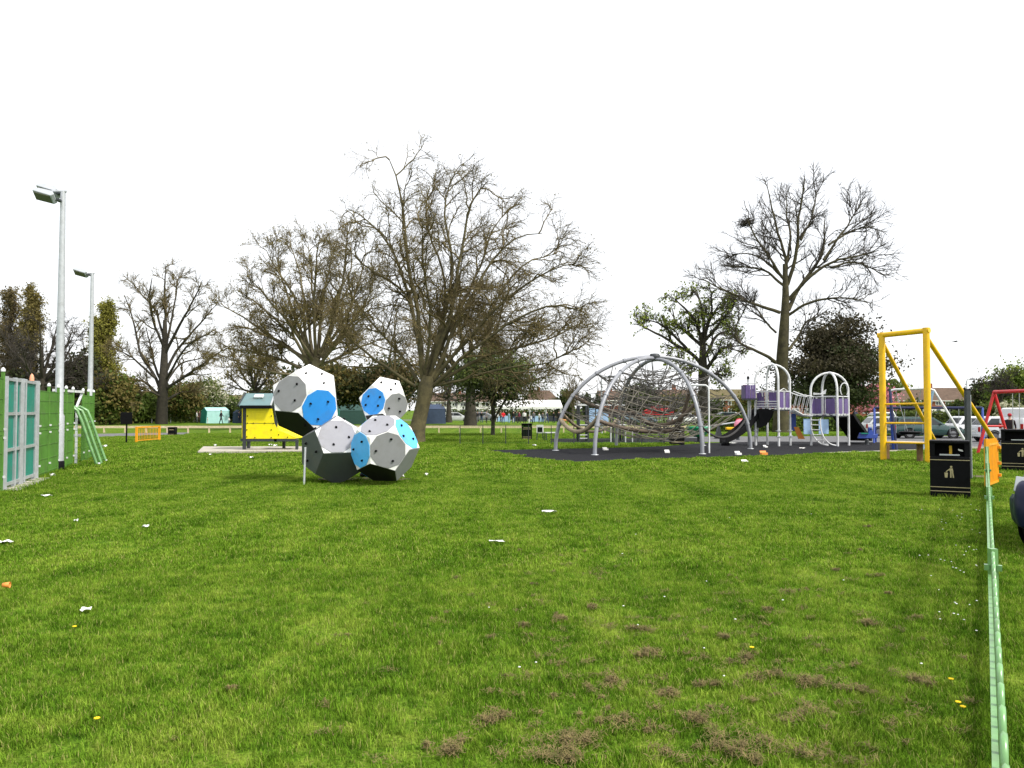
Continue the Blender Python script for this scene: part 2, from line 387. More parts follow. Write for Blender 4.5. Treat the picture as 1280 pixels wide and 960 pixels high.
def grow(rng, P, Rr, spec):
    """P (B,n,3) parents; returns the children of one level.  spec: c children, len (lo,hi), ang (lo,hi), wig, trop, tmin, n, rmin, rk, bend (vector)"""
    B, n, _ = P.shape; c = spec['c']
    t = rng.uniform(spec.get('tmin', 0.2), 1.0, (B, c)) * (n - 1); i = np.minimum(t.astype(int), n - 2); f = (t - i)[..., None]
    bi = np.arange(B)[:, None]
    p0 = P[bi, i] * (1 - f) + P[bi, i + 1] * f; r0 = Rr[bi, i] * (1 - f[..., 0]) + Rr[bi, i + 1] * f[..., 0]
    T = P[bi, i + 1] - P[bi, i]; T /= np.linalg.norm(T, axis=2, keepdims=True) + 1e-9
    rnd = rng.normal(size=T.shape); pr = rnd - (rnd * T).sum(2, keepdims=True) * T; pr /= np.linalg.norm(pr, axis=2, keepdims=True) + 1e-9
    ang = rng.uniform(*spec['ang'], (B, c))[..., None]
    D = T * np.cos(ang) + pr * np.sin(ang)
    plen = np.linalg.norm(np.diff(P, axis=1), axis=2).sum(1)[:, None]
    tt = t / (n - 1)
    L = rng.uniform(*spec['len'], (B, c)) * (plen if spec.get('rel') else 1.0) * (1.1 - spec.get('fall', 0.55) * tt)
    m = spec['n']; Q = np.empty((B, c, m, 3)); Q[:, :, 0] = p0; d = D
    st = (L / (m - 1))[..., None]
    for k in range(1, m):
        d = d + rng.normal(size=d.shape) * spec['wig'] + np.array(spec.get('bend', (0, 0, 0))) * (k / m); d[..., 2] += spec['trop']
        d /= np.linalg.norm(d, axis=2, keepdims=True); Q[:, :, k] = Q[:, :, k - 1] + d * st
    ra = np.maximum(np.minimum(r0 * spec.get('rk', 0.7), spec.get('rmax', 1)), spec['rmin'])
    taper = np.linspace(1, spec.get('tip', 0.45), m)
    RR = np.maximum(ra[..., None] * taper, spec['rmin'] * 0.55)
    Q = Q.reshape(B * c, m, 3); RR = RR.reshape(B * c, m)
    keep = Q[:, :, 2].min(1) > spec.get('zmin', 0.6)
    return Q[keep], RR[keep]

def bare_tree(name, label, base, seed, trunk, limbs, specs, trunk_mat, twig_mat, leaves=None, group=None, limb_sides=6, cat='tree'):
    """trunk: (points, radii); limbs: list of (points, r0, r1) in world space; specs: branch levels; leaves: (material, per-tip, size, spread)"""
    rng = np.random.default_rng(seed); base = np.array(base, float)
    t = thing(name, label, cat, base, 0, group)
    tp = resample(trunk[0], 12) - base; tr = np.interp(np.linspace(0, 1, 12), np.linspace(0, 1, len(trunk[1])), trunk[1])
    V, Fq = np_tubes([(tp[None], tr[None], 14)])
    link('trunk', np_mesh('trunk', V, Fq, True), trunk_mat, t)
    LP, LR = [], []
    for pts, r0, r1 in limbs:
        q = resample(pts, 14) - base
        q[1:] += np.cumsum(rng.normal(size=(13, 3)) * 0.035 * np.linalg.norm(q[-1] - q[0]) / 8, axis=0) * 1.0
        rr = r1 + (r0 - r1) * (1 - np.linspace(0, 1, 14)) ** 0.8
        V, Fq = np_tubes([(q[None], rr[None], 8)])
        link('limb', np_mesh('limb', V, Fq, True), trunk_mat, t)
        LP.append(q); LR.append(rr)
    P, Rr = np.stack(LP), np.stack(LR); groups = []; allP = []
    for k, s in enumerate(specs):
        P, Rr = grow(rng, P, Rr, s)
        groups.append((P, Rr, s.get('sides', 3))); allP.append(P)
    V, Fq = np_tubes(groups)
    link('crown', np_mesh('crown', V, Fq, True), twig_mat, t)
    if leaves:
        lm, per, size, spread = leaves
        ends = P[:, 1:].reshape(-1, 3); pick = rng.integers(0, len(ends), int(per))
        V, Fq = leaf_quads(rng, ends[pick] + rng.normal(size=(len(pick), 3)) * spread, size)
        link('leaves', np_mesh('leaves', V, Fq), lm, t)
    return t

def px_limbs(lines, d, rng, r0, r1, spread=1.0, pull=.95):
    """limb courses read off the photo, given depth of their own by leaning towards or away from the viewer"""
    res = []
    for k, ln in enumerate(lines):
        pts = ln[0]; dy = ln[1] * spread; n = len(pts); x0, y0 = pts[0]; pts = [(x0 + (x - x0) * pull, y0 + (y - y0) * pull) for x, y in pts]
        res.append(([At(x, y, d + dy * (i / (n - 1)) ** 0.8) for i, (x, y) in enumerate(pts)], r0 * (ln[2] if len(ln) > 2 else 1), r1))
    return res

def gen_limbs(rng, base, fork_z, top_z, halfw, n, lean=(0, 0), spread=1.0, droop=0.0, zj=0.25):
    """limbs fanning out from the fork of a trunk inside a crown of the given size"""
    res = []
    for k in range(n):
        a = 2 * math.pi * (k + rng.uniform(-.3, .3)) / n * 2.4; e = (k + .5) / n
        rad = .93 * halfw * (0.10 + 0.9 * (1 - e ** 2.2) ** .6) * rng.uniform(.8, 1.05); h = fork_z + (top_z - fork_z) * (0.12 + 0.85 * e ** .8) * rng.uniform(.90, 1.0)
        z0 = fork_z + (top_z - fork_z) * zj * rng.uniform(0, 1) * e
        p0 = np.array([base[0] + lean[0] * .2, base[1], z0]); p3 = np.array([base[0] + rad * math.cos(a) + lean[0], base[1] + rad * math.sin(a), h])
        m1 = p0 + (p3 - p0) * np.array([.45, .45, .30]); m2 = p0 + (p3 - p0) * np.array([.8, .8, .68 + droop])
        res.append([p0, m1, m2, p3])
    return res

def clump_crown(rng, c, rad, n, size, hole=0.29, nclump=30, flat=1.0, shell=0.5):
    """leaf centres gathered in clumps spread through an uneven crown"""
    c = np.array(c, float); rad = np.array(rad, float)
    d = rng.normal(size=(nclump, 3)); d /= np.linalg.norm(d, axis=1, keepdims=True)
    cc = d * rng.uniform(shell, 1.0, (nclump, 1)); k = rng.integers(0, nclump, n)
    q = cc[k] + rng.normal(size=(n, 3)) * hole * rng.uniform(.5, 1.1, (nclump, 1))[k] * np.array([1, 1, flat])
    p = c + q * rad; return p[p[:, 2] > 0.05]

def leafy(name, label, base, seed, crown, mats, cat='tree', trunk_r=0.12, group=None, stems=5, kind_leaf='crown', bark=None, flat=1.0, hole=.29, shell=.5):
    """crown: list of (centre offset, radii, n leaves, leaf size, mat key)"""
    rng = np.random.default_rng(seed); base = np.array(base, float)
    t = thing(name, label, cat, base, 0, group)
    mb = MB(); z = max(c[0][2] for c in crown)
    mb.tube([(0, 0, 0), (0.05, 0, z * .5), (0, 0, z)], [trunk_r, trunk_r * .75, trunk_r * .3], 8)
    for k in range(stems):
        a = rng.uniform(0, 6.28); cr = crown[k % len(crown)]
        e = np.array(cr[0]) + np.array([math.cos(a), math.sin(a), .3]) * np.array(cr[1]) * .6
        mb.tube([(0, 0, z * .25), e * .6, e], [trunk_r * .5, trunk_r * .35, trunk_r * .15], 5)
    mb.build('trunk', bark or M['bark_dark'], t)
    for off, rad, n, size, mk in crown:
        P = clump_crown(rng, off, rad, n, size, nclump=int(10 + n / (120 if flat == 1 else 200)), flat=flat, hole=hole, shell=shell)
        V, Fq = leaf_quads(rng, P, size, elong=1.5); link(kind_leaf, np_mesh(kind_leaf, V, Fq), M[mk], t)
    return t

# ------------------------------------------------------------------ ground, paths and lawn
def sheet(name, pts, z, m, kind='structure'):
    mb = MB(); mb.add([(p[0], p[1], z) for p in pts], [tuple(range(len(pts)))])
    o = mb.build(name, m, None, kind)
    if o.data.polygons[0].normal.z < 0: o.data.flip_normals()
    return o
mb = MB(); mb.add([(-1500, -60, 0), (1500, -60, 0), (1500, 1800, 0), (-1500, 1800, 0)], [(0, 1, 2, 3)])
mb.build('ground', M['turf'], None, 'structure')
def poly(px): return [G(x, y)[:2] for x, y in px]
PAD1 = poly([(612, 563), (655, 571), (708, 578), (789, 574.5), (899, 571.5), (960, 570), (1030, 566.5), (1100, 564), (1172, 562), (1172, 553.5), (960, 552), (880, 554), (830, 558), (765, 560), (690, 561.5)])
PAD2 = poly([(688, 553.5), (880, 553.5), (880, 547.5), (688, 548.5)])
ASPH = poly([(826, 554), (880, 552.4), (1172, 555), (1172, 561), (1226, 561), (1300, 561), (1500, 560), (1500, 543), (1240, 545), (1100, 545), (826, 546)])
PATHL = poly([(40, 548.5), (236, 543.5), (236, 540.5), (40, 543.5)])
ROAD = [(-160, 140), (260, 140), (260, 150), (-160, 150)]
sheet('asphalt_path', ASPH, 0.004, M['asphalt']); sheet('rubber_pad', PAD1, 0.012, M['rubber'])
sheet('far_rubber_pad', PAD2, 0.012, M['rubber']); sheet('footpath', PATHL, 0.004, M['asphalt']); sheet('road', ROAD, 0.004, M['asphalt'])
a, b = G(1172, 561), G(1228, 561)
mb = MB()
mb.beam((a[0], a[1] - .1, 0.05), (b[0], b[1] - .1, 0.05), .14, .1)
p, q = G(1030, 567), G(1168, 562.4); mb.beam((p[0], p[1], .02), (q[0], q[1], .02), .16, .06)
mb.build('kerb_edging', M['concrete'], None, 'structure')

def inside(X, Y, pg):
    c = np.zeros(len(X), bool); n = len(pg)
    for i in range(n):
        x1, y1 = pg[i][0], pg[i][1]; x2, y2 = pg[i - 1][0], pg[i - 1][1]
        k = ((y1 > Y) != (y2 > Y)) & (X < (x2 - x1) * (Y - y1) / (y2 - y1 + 1e-12) + x1); c ^= k
    return c

def blade_patch(name, rng, n, hlo, hhi, wd, size=1.0):
    p = rng.uniform(-size / 2, size / 2, (n, 2))
    h = rng.uniform(hlo, hhi, n) * (0.75 + 0.5 * (np.sin(p[:, 0] * 9 + 1) * np.sin(p[:, 1] * 8) > 0.2))
    a = rng.uniform(0, 2 * np.pi, n); lean = rng.uniform(0.15, 1.0, n) * h
    dx, dy = np.cos(a), np.sin(a); ww = wd * rng.uniform(.7, 1.4, n); sx, sy = -dy * ww / 2, dx * ww / 2
    z0 = np.full(n, -0.004)
    def at(k, hz, s): return np.stack([p[:, 0] + dx * lean * k + sx * s, p[:, 1] + dy * lean * k + sy * s, hz], 1)
    V = np.stack([at(0, z0, -1), at(0, z0, 1), at(.35, h * .6, .8), at(.35, h * .6, -.8), at(1, h * .96, .12), at(1, h * .96, -.12)], 1).reshape(-1, 3)
    b = np.arange(n)[:, None] * 6
    Fq = np.concatenate([b + np.array([[0, 1, 2, 3]]), b + np.array([[3, 2, 4, 5]])])
    me = np_mesh(name, V, Fq); at_ = me.attributes.new('tint', 'FLOAT', 'POINT')
    at_.data.foreach_set('value', np.repeat(rng.uniform(0, 1, n), 6).astype(np.float32))
    me.materials.append(M['blade']); return bpy.data.objects.new(name, me)
def lawn():
    rng = np.random.default_rng(3)
    col = bpy.data.collections.new('grass_tufts')
    for k, a in enumerate([(6200, .016, .042, .0038), (6200, .016, .046, .004), (5600, .014, .038, .0038),
                           (2900, .018, .046, .007), (2700, .016, .042, .007), (1000, .03, .065, .02), (900, .03, .06, .02)]):
        col.objects.link(blade_patch('grass_tuft_' + 'abcdefg'[k], rng, *a))
    pts, rot, scl, idx = [], [], [], []
    for lo, hi, step, var in ((2.0, 10, .80, (0, 1, 2)), (10, 24, .82, (3, 4)), (24, 62, .86, (5, 6))):
        Y = np.arange(lo, hi, step); 
        for y in Y:
            hw = .66 * (y + 1) + 1.2; X = np.arange(-hw, hw, step); n = len(X)
            pts.append(np.stack([X + rng.uniform(-.2, .2, n), y + rng.uniform(-.2, .2, n), np.zeros(n)], 1))
            rot.append(rng.uniform(0, 6.283, n)); scl.append(rng.uniform(1.02, 1.32, n)); idx.append(rng.choice(var, n))
    P = np.concatenate(pts); rot = np.concatenate(rot); scl = np.concatenate(scl); idx = np.concatenate(idx)
    keep = np.ones(len(P), bool)
    for pg in (PAD1, PAD2, ASPH, PATHL, SLAB):
        for ox, oy in ((0, 0), (.4, 0), (-.4, 0), (0, .5), (0, -.5)): keep &= ~inside(P[:, 0] + ox, P[:, 1] + oy, pg)
    P, rot, scl, idx = P[keep], rot[keep], scl[keep], idx[keep]
    me = bpy.data.meshes.new('grass'); me.vertices.add(len(P)); me.vertices.foreach_set('co', P.astype(np.float32).ravel())
    for nm, ty, v in (('turn', 'FLOAT', rot), ('size', 'FLOAT', scl), ('pick', 'INT', idx)):
        at_ = me.attributes.new(nm, ty, 'POINT'); at_.data.foreach_set('value', v.astype(np.float32 if ty == 'FLOAT' else np.int32))
    me.materials.append(M['blade'])
    o = link('grass', me, None, None, 'stuff'); tag(o, 'short mown green lawn with yellowish and dark patches', 'grass')
    ng = bpy.data.node_groups.new('grass_scatter', 'GeometryNodeTree')
    ng.interface.new_socket('Geometry', in_out='INPUT', socket_type='NodeSocketGeometry'); ng.interface.new_socket('Geometry', in_out='OUTPUT', socket_type='NodeSocketGeometry')
    n, l = ng.nodes, ng.links; gi = n.new('NodeGroupInput'); go = n.new('NodeGroupOutput')
    iop = n.new('GeometryNodeInstanceOnPoints'); ci = n.new('GeometryNodeCollectionInfo'); ci.inputs['Collection'].default_value = col
    ci.inputs['Separate Children'].default_value = True; ci.inputs['Reset Children'].default_value = True
    iop.inputs['Pick Instance'].default_value = True
    def attr(nm, ty):
        q = n.new('GeometryNodeInputNamedAttribute'); q.data_type = ty; q.inputs['Name'].default_value = nm; return q.outputs['Attribute']
    cx = n.new('ShaderNodeCombineXYZ'); l.new(attr('turn', 'FLOAT'), cx.inputs['Z'])
    er = n.new('FunctionNodeEulerToRotation'); l.new(cx.outputs[0], er.inputs[0]); l.new(er.outputs[0], iop.inputs['Rotation'])
    l.new(attr('size', 'FLOAT'), iop.inputs['Scale']); l.new(attr('pick', 'INT'), iop.inputs['Instance Index'])
    l.new(gi.outputs[0], iop.inputs['Points']); l.new(ci.outputs[0], iop.inputs['Instance']); l.new(iop.outputs[0], go.inputs[0])
    md = o.modifiers.new('scatter', 'NODES'); md.node_group = ng
SLAB = poly([(247, 567), (383, 566), (383, 560.5), (254, 560.5)])
lawn()

# dead cuttings lying on the lawn, daisies
def cuttings():
    rng = np.random.default_rng(5); rows = []
    big = [(945, 945, .26), (615, 905, .20), (800, 790, .16), (740, 762, .13), (810, 822, .2), (870, 905, .17), (930, 828, .16), (990, 742, .14), (1000, 898, .17), (1085, 782, .15), (1095, 722, .12),
           (560, 940, .2), (700, 950, .22), (905, 800, .12), (700, 775, .13), (655, 785, .10), (960, 765, .10), (1150, 855, .14), (1060, 865, .16), (885, 860, .12), (835, 870, .12), (765, 855, .12),
           (1010, 855, .18), (720, 930, .16), (430, 798, .06), (290, 865, .06), (770, 905, .14), (955, 850, .15), (1110, 745, .08), (650, 690, .05), (1075, 690, .08), (1085, 660, .1), (1045, 715, .08), (900, 935, .2)]
    for x, y, s in big:
        g = G(x, y); n = int(330 * s / .15)
        rows.append((g, s, n))
    for _ in range(260):
        x = rng.normal(880, 200); y = 690 + 270 * rng.uniform() ** .8
        if x > 1225: continue
        rows.append((G(x, y), rng.uniform(.05, .16), int(rng.uniform(12, 60))))
    Vs, Fs, b = [], [], 0
    for g, s, n in rows:
        s *= .72
        m = 6; walk = np.cumsum(rng.normal(0, s * .34, (m, 2)) + np.array([.20, .10]) * s, axis=0); walk -= walk.mean(0)
        k = rng.integers(0, m, n); c = g[:2] + walk[k] + rng.normal(0, 1, (n, 2)) * s * rng.uniform(.08, .34, m)[k][:, None]
        a = rng.uniform(0, 6.28, n); L = rng.uniform(.016, .052, n) * .5; z = .020 + rng.uniform(0, .028, n) * min(1.6, .6 + s * 5); dz = rng.normal(0, .007, n); wd = .0017
        u = np.stack([np.cos(a) * L, np.sin(a) * L, dz], 1); v = np.stack([-np.sin(a) * wd, np.cos(a) * wd, np.zeros(n)], 1); cc = np.c_[c, z]
        Vs.append(np.stack([cc - u - v, cc + u - v, cc + u + v, cc - u + v], 1).reshape(-1, 3)); Fs.append(np.arange(4 * n).reshape(n, 4) + b); b += 4 * n
    tag(link('grass_cuttings', np_mesh('grass_cuttings', np.concatenate(Vs), np.concatenate(Fs)), M['thatch'], None, 'stuff'), 'brown clumps of dry mown grass lying on the lawn', 'grass cuttings')
cuttings()
def daisies():
    rng = np.random.default_rng(9); mb = MB()
    for _ in range(80):
        if rng.uniform() < .75: x, y = rng.normal(1205, 28), rng.uniform(618, 800)
        else: x, y = rng.uniform(600, 1225), rng.uniform(620, 860)
        if x > 1226: continue
        g = G(x, y); r = rng.uniform(.007, .012)
        mb.lathe([(0.0005, .062), (r, .058), (r * .9, .055)], (g[0], g[1], 0), 6)
    tag(mb.build('daisies', M['petal_white'], None, 'stuff'), 'tiny white daisies sprinkled over the grass near the litter bin', 'daisies')
daisies()
for k, (x, y, lb) in enumerate([(1189, 861, 'single yellow dandelion flower nearest the litter bin of three along the fence'), (1198, 891, 'yellow dandelion flower just above another beside the green fence'), (1204, 897, 'yellow dandelion flower lowest of the three beside the green fence'),
                                (940, 820, 'lone yellow dandelion in the middle of the dead grass clumps'), (121, 912, 'yellow dandelion in the grass near the lower left corner'), (93, 793, 'small yellow dandelion below the square of white paper')]):
    g = G(x, y); t = thing('dandelion', lb, 'dandelion', g, 0, 'dandelions in the lawn')
    mb = MB(); mb.tube([(0, 0, 0), (0, 0, .06)], .003, 5); mb.build('stem', M['leaf_hedge'], t)
    mb = MB()
    for j in range(9): a = j * .7; mb.prism([(0, 0, .058), (.016 * math.cos(a - .3), .016 * math.sin(a - .3), .066), (.018 * math.cos(a + .3), .018 * math.sin(a + .3), .068)], (0, 0, .004))
    mb.build('petals', M['petal_yellow'], t)

# soil under the boulder balls, worn patch by the gate
def patch(name, c, rx, ry, m):
    rng = np.random.default_rng(int(abs(c[0]) * 10)); mb = MB(); n = 28
    pts = [(c[0] + rx * math.cos(a) * (1 + .14 * rng.normal()), c[1] + ry * math.sin(a) * (1 + .14 * rng.normal()), .03) for a in np.linspace(0, 6.283, n, endpoint=False)]
    mb.prism([(p[0], p[1], .0) for p in pts], (0, 0, .035)); mb.build(name, m, None, 'structure')
patch('bare_earth', G(455, 600), 1.3, .42, M['soil'])
patch('bare_earth', G(1222, 597), .55, .35, M['soil'])

# ------------------------------------------------------------------ pitch fence and floodlights at the left
fa = np.array([-11.8, 18.5]); fdir = np.array([-3.8, 10.5]); fdir = fdir / np.linalg.norm(fdir); fnr = np.array([fdir[1], -fdir[0]])   # fnr points out onto the grass
def FP(s, z=0.0, o=0.0):
    q = fa + fdir * s + fnr * o; return np.array([q[0], q[1], z])
gate_s0, gate_s1 = 0.05, 3.35
t = thing('panelled_gate', 'galvanised steel gate with teal panels set in the green pitch fence', 'gate', FP(gate_s0))
L0 = FP(gate_s0)
for s, wd in ((gate_s0, .14), (1.02, .06), (1.62, .16), (2.0, .06), (gate_s1, .18)):
    MB().beam(FP(s, 0) - L0, FP(s, 2.68) - L0, wd, .09).build('post', M['galv'], t)
for z in (.14, .94, 1.80, 2.62):
    MB().beam(FP(gate_s0 + .08, z) - L0, FP(gate_s1 - .1, z) - L0, .05, .07).build('rail', M['galv'], t)
for s0, s1 in ((gate_s0 + .08, .99), (1.05, 1.54), (1.70, 1.97), (2.03, gate_s1 - .1)):
    for z0, z1 in ((.18, .90), (.98, 1.76), (1.84, 2.58)):
        MB().prism([FP(s0, z0, -.02) - L0, FP(s1, z0, -.02) - L0, FP(s1, z1, -.02) - L0, FP(s0, z1, -.02) - L0], -.02 * np.array([fnr[0], fnr[1], 0])).build('panel', M['teal'], t)
mb = MB(); mb.lathe([(.06, 0), (.06, .07), (.035, .16), (0.001, .2)], (0, 0, 0), 8); o = mb.build('post_cap', mat('orange_pink_cap', (.75, .33, .2)), t); o.location = [float(v) for v in FP(gate_s1 - .06, 2.68, -.1) - L0]
mb = MB(); mb.prism([FP(0, .03, -.1), FP(3.6, .03, -.1), FP(3.6, .03, .36), FP(0, .03, .36)], (0, 0, -.1)); mb.build('concrete_strip', M['concrete'], None, 'structure')

def mesh_fence(label, s0, s1, h, posts):
    base = FP(s0); t = thing('mesh_fence', label, 'fence', base, 0, 'green pitch fence')
    for s in posts:
        MB().beam(FP(s, 0) - base, FP(s, h + .16) - base, .06, .06).build('post', M['green_fence'], t)
        MB().lathe([(.05, 0), (.05, .05), (.02, .09), (.001, .1)], tuple(FP(s, h + .16) - base), 8).build('post_cap', M['white_tube'], t)
        for z in (.35, 1.25, 1.45): MB().box(FP(s, z, .06) - base, (.05, .05, .05), rz=.35).build('clamp', M['white_tube'], t)
    for z in (.12, .5, .9, 1.32, 1.42, 1.8, 2.15, h): MB().beam(FP(s0, z, .012) - base, FP(s1, z, .012) - base, .012, .022).build('rail', M['green_fence'], t)
    mb = MB(); k = int((s1 - s0) / .055)
    for i in range(k):
        s = s0 + (i + .5) * (s1 - s0) / k; mb.beam(FP(s, .06, 0) - base, FP(s, h, 0) - base, .008, .022)
    mb.build('mesh_wire', M['green_fence'], t, 'stuff'); return t
mesh_fence('green mesh fence running from the teal panelled gate to the goal recess', 3.48, 9.0, 2.42, [3.6, 5.0, 6.4, 7.7, 8.95])
mesh_fence('green mesh fence ending at the left edge beside the teal panelled gate', -3.0, -.08, 2.62, [-.14, -1.6, -2.95])
mesh_fence('green mesh fence beyond the goal recess', 10.9, 13.5, 2.42, [11.0, 12.2, 13.45])
# far side of the pitch, seen through the near fence, and its floor
def off(s, o, z=0): return FP(s, z, o)
sheet('pitch_floor', [off(-4, -.2), off(13.6, -.2), off(13.6, -9), off(-4, -9)], .006, M['court'])
sheet('goal_floor', [off(8.9, .95), off(10.9, .95), off(10.9, -.19), off(8.9, -.19)], .006, M['court'])
base = off(-2, -9); t = thing('mesh_fence', 'far side of the green pitch fence seen through the near mesh', 'fence', base, 0, 'green pitch fence')
for s in np.arange(-2, 13.6, 2.5): MB().beam(off(s, -9) - base, off(s, -9, 2.7) - base, .06, .06).build('post', M['green_fence'], t)
mb = MB()
for s in np.arange(-2, 13.5, .09): mb.beam(off(s, -9, .05) - base, off(s, -9, 2.4) - base, .012, .03)
mb.build('mesh_wire', M['green_fence'], t, 'stuff')
# goal recess sloping out of the fence
base = FP(9.0); t = thing('goal_recess', 'green tubular goal end sloping out of the pitch fence onto the grass', 'goal', base)
for s, dx in ((9.05, 0), (9.35, .10), (10.85, .05)):
    p = [FP(s, 1.96, -.55), FP(s, 2.0, -.05), FP(s, 1.86, .12 + dx), FP(s, 1.5, .26 + dx), FP(s, .75, .50 + dx), FP(s, 0, .75 + dx)]
    MB().tube([q - base for q in p], .05, 8).build('tube', M['rail_green'], t)
mb = MB()
for k in range(14):
    f = k / 13; z = 1.8 * (1 - f); o = .14 + .6 * f
    mb.tube([FP(9.05, z, o) - base, FP(10.85, z, o + .05) - base], .008, 4)
for k in range(16):
    s = 9.1 + 1.7 * k / 15; mb.tube([FP(s, 1.8, .14) - base, FP(s, 0.02, .74) - base], .008, 4)
for k in range(9): mb.tube([FP(9.05, .2 + .2 * k, 0) - base, FP(9.05, .2 + .2 * k, .72 - .075 * k) - base], .008, 4)
mb.build('net', M['green_fence'], t, 'stuff')
for s in (9.05, 9.35, 10.85): MB().ball(tuple(FP(s, .04, .8) - base), .06, 8).build('foot', M['galv'], t)
base = FP(9.6); t = thing('backboard_frame', 'white steel basketball bracket above the goal recess', 'frame', base)
MB().beam(FP(7.4, 2.52, -.3) - base, FP(9.9, 2.52, .16) - base, .09, .08).build('beam', M['white_tube'], t)
MB().beam(FP(9.9, 2.5, .14) - base, FP(9.4, 1.86, .0) - base, .06, .06).build('strut', M['white_tube'], t)
MB().beam(FP(9.6, 2.0, 0.02) - base, FP(9.6, 0, .02) - base, .06, .06).build('post', M['white_tube'], t)

def floodlight_column(label, g, H, heads, turn):
    t = thing('floodlight_column', label, 'floodlight', g, turn, 'floodlight columns')
    MB().lathe([(.155, 0), (.155, 1.7), (.12, 1.78), (.11, H * .5), (.075, H - .1), (.07, H)], n=14).build('column', M['galv'], t)
    MB().lathe([(.175, 0), (.175, .28), (.157, .31)], n=14).build('base_sleeve', M['black'], t)
    MB().box((.157 * .0, -.158, .95), (.10, .02, .45)).build('access_door', M['galv'], t)
    MB().tube([(-.32, 0, H), (.1, 0, H)], .04, 8).build('cross_arm', M['galv'], t)
    for k, (ox, oy, oz) in enumerate(heads):
        hd = MB(); Mx = Matrix.Rotation(R(-40), 3, 'X') @ Matrix.Rotation(R(20), 3, 'Y')
        prof = [(-.42, -.08), (.24, -.11), (.29, 0.0), (.14, .12), (-.34, .10), (-.45, .02)]
        P = [Mx @ Vector((x, -.17, z)) + Vector((ox, oy, oz + H)) for x, z in prof]
        hd.prism(P, Mx @ Vector((0, .34, 0))); h = hd.build('floodlight_head', M['post_grey'], t, bevel=.02)
        gl = MB(); gl.prism([Mx @ Vector((x, y, -.114)) + Vector((ox, oy, oz + H)) for x, y in ((-.36, -.14), (.20, -.14), (.20, .14), (-.36, .14))], Mx @ Vector((0, 0, -.012))); gl.build('lens', M['flood_glass'], h)
        MB().box((ox + .30, oy * .6, oz + H - .10), (.12, .26, .06)).build('bracket', M['dark_steel'], t)
    return t
g1 = G(72.5, 588.5)
floodlight_column('tall floodlight column with two lamp heads standing on the grass by the green fence', g1, 8.75, [(-.46, .22, .05), (-.36, -.22, -.22)], R(6))
g2 = At(112.5, 512, 38.7); g2[2] = 0
floodlight_column('floodlight column with a single lamp head, beyond the goal recess', g2, 8.55, [(-.46, 0, .02)], R(6))

# ------------------------------------------------------------------ small things along the left
g = G(158, 554.5); t = thing('signboard', 'square black signboard on a post in front of the low rail', 'sign', g)
MB().tube([(0, 0, 0), (0, 0, 1.1)], .045, 8).build('post', M['black'], t); MB().box((0, -.05, 1.42), (.66, .04, .66)).build('board', M['black'], t, bevel=.01)
MB().box((0, -.02, 1.42), (.60, .02, .05)).build('bracket', M['black'], t)
ga, gb = G(170.5, 553.5), G(199, 551)
t = thing('barrier_gate', 'low orange barred gate in front of the pale low rail', 'gate', ga); u = gb - ga
for f in (0, 1): MB().beam(u * f, u * f + np.array([0, 0, .92]), .11, .11).build('post', M['orange'], t)
MB().beam(u * .02 + np.array([0, 0, .88]), u * .98 + np.array([0, 0, .88]), .07, .09).build('rail', M['orange'], t)
MB().beam(u * .03 + np.array([0, 0, .12]), u * .97 + np.array([0, 0, .12]), .03, .04).build('rail', M['orange'], t)
for k in range(14): f = .06 + .88 * k / 13; MB().beam(u * f + np.array([0, 0, .13]), u * f + np.array([0, 0, .85]), .018, .018).build('bar', M['orange'], t)

def small_bin(label, g, w, h):
    t = thing('litter_bin', label, 'litter bin', g, 0, 'litter bins')
    MB().box((0, 0, h * .36), (w, w * .8, h * .72)).build('body', M['black'], t, bevel=.02)
    MB().box((0, 0, h * .97), (w * 1.06, w * .86, h * .06)).build('lid', M['black'], t, bevel=.015)
    MB().box((0, w * .3, h * .83), (w, w * .2, h * .22)).build('back_panel', M['black'], t)
    for s in (-1, 1): MB().box((s * w * .47, -w * .1, h * .83), (w * .06, w * .58, h * .22)).build('side_panel', M['black'], t)
    for z in (.1, .18, .66): MB().box((0, -w * .4 - .004, h * z), (w * .8, .006, h * .022)).build('stripe', M['gold'], t)
    MB().box((0, -w * .4 - .004, h * .74), (w * .66, .008, h * .03)).build('stripe', M['gold'], t)
    return t
small_bin('black litter bin in front of the low rail, left of the yellow play house', G(215.5, 544.5), .52, .62)
small_bin('black litter bin with gold stripes standing left of the rope dome', G(658.5, 549.5), .66, 1.02)

# long low timber knee rail
t = thing('knee_rail', 'long low pale timber rail across the back of the field', 'rail fence', At(100, 512, 66) * np.array([1, 1, 0]))
b0 = np.array(t.location); xs = np.arange(-37.0, 15.5, 1.72)
kr = lambda x: np.array([x, 66 + .012 * x, 0.0])
for i, x in enumerate(xs):
    p = kr(x) - b0; MB().box(p + np.array([0, 0, .24]), (.11, .13, .50)).build('post', M['wood'], t)
    if i: q = kr(xs[i - 1]) - b0; MB().beam(q + np.array([.0, 0, .47 + .008 * math.sin(i * 3)]), p + np.array([-.015, 0, .47 + .008 * math.sin(i * 5)]), .14, .19).build('rail', M['wood'], t)
# thin green wire fence between the knee rail and the playground
p0, p1 = G(575, 556), G(830, 555.5)
t = thing('wire_fence', 'thin see-through green wire fence left of the rope dome', 'fence', p0); u = p1 - p0
for k in range(10): MB().beam(u * k / 9, u * k / 9 + np.array([0, 0, 1.05]), .045, .045).build('post', M['dark_steel'], t)
mb = MB()
for z in (.1, 1.0): mb.beam(u * .001 + np.array([0, 0, z]), u * .999 + np.array([0, 0, z]), .012, .012)
for k in range(1, 90): mb.beam(u * k / 90 + np.array([0, 0, .1]), u * k / 90 + np.array([0, 0, 1.0]), .004, .004)
mb.build('mesh_wire', M['green_fence'], t, 'stuff')
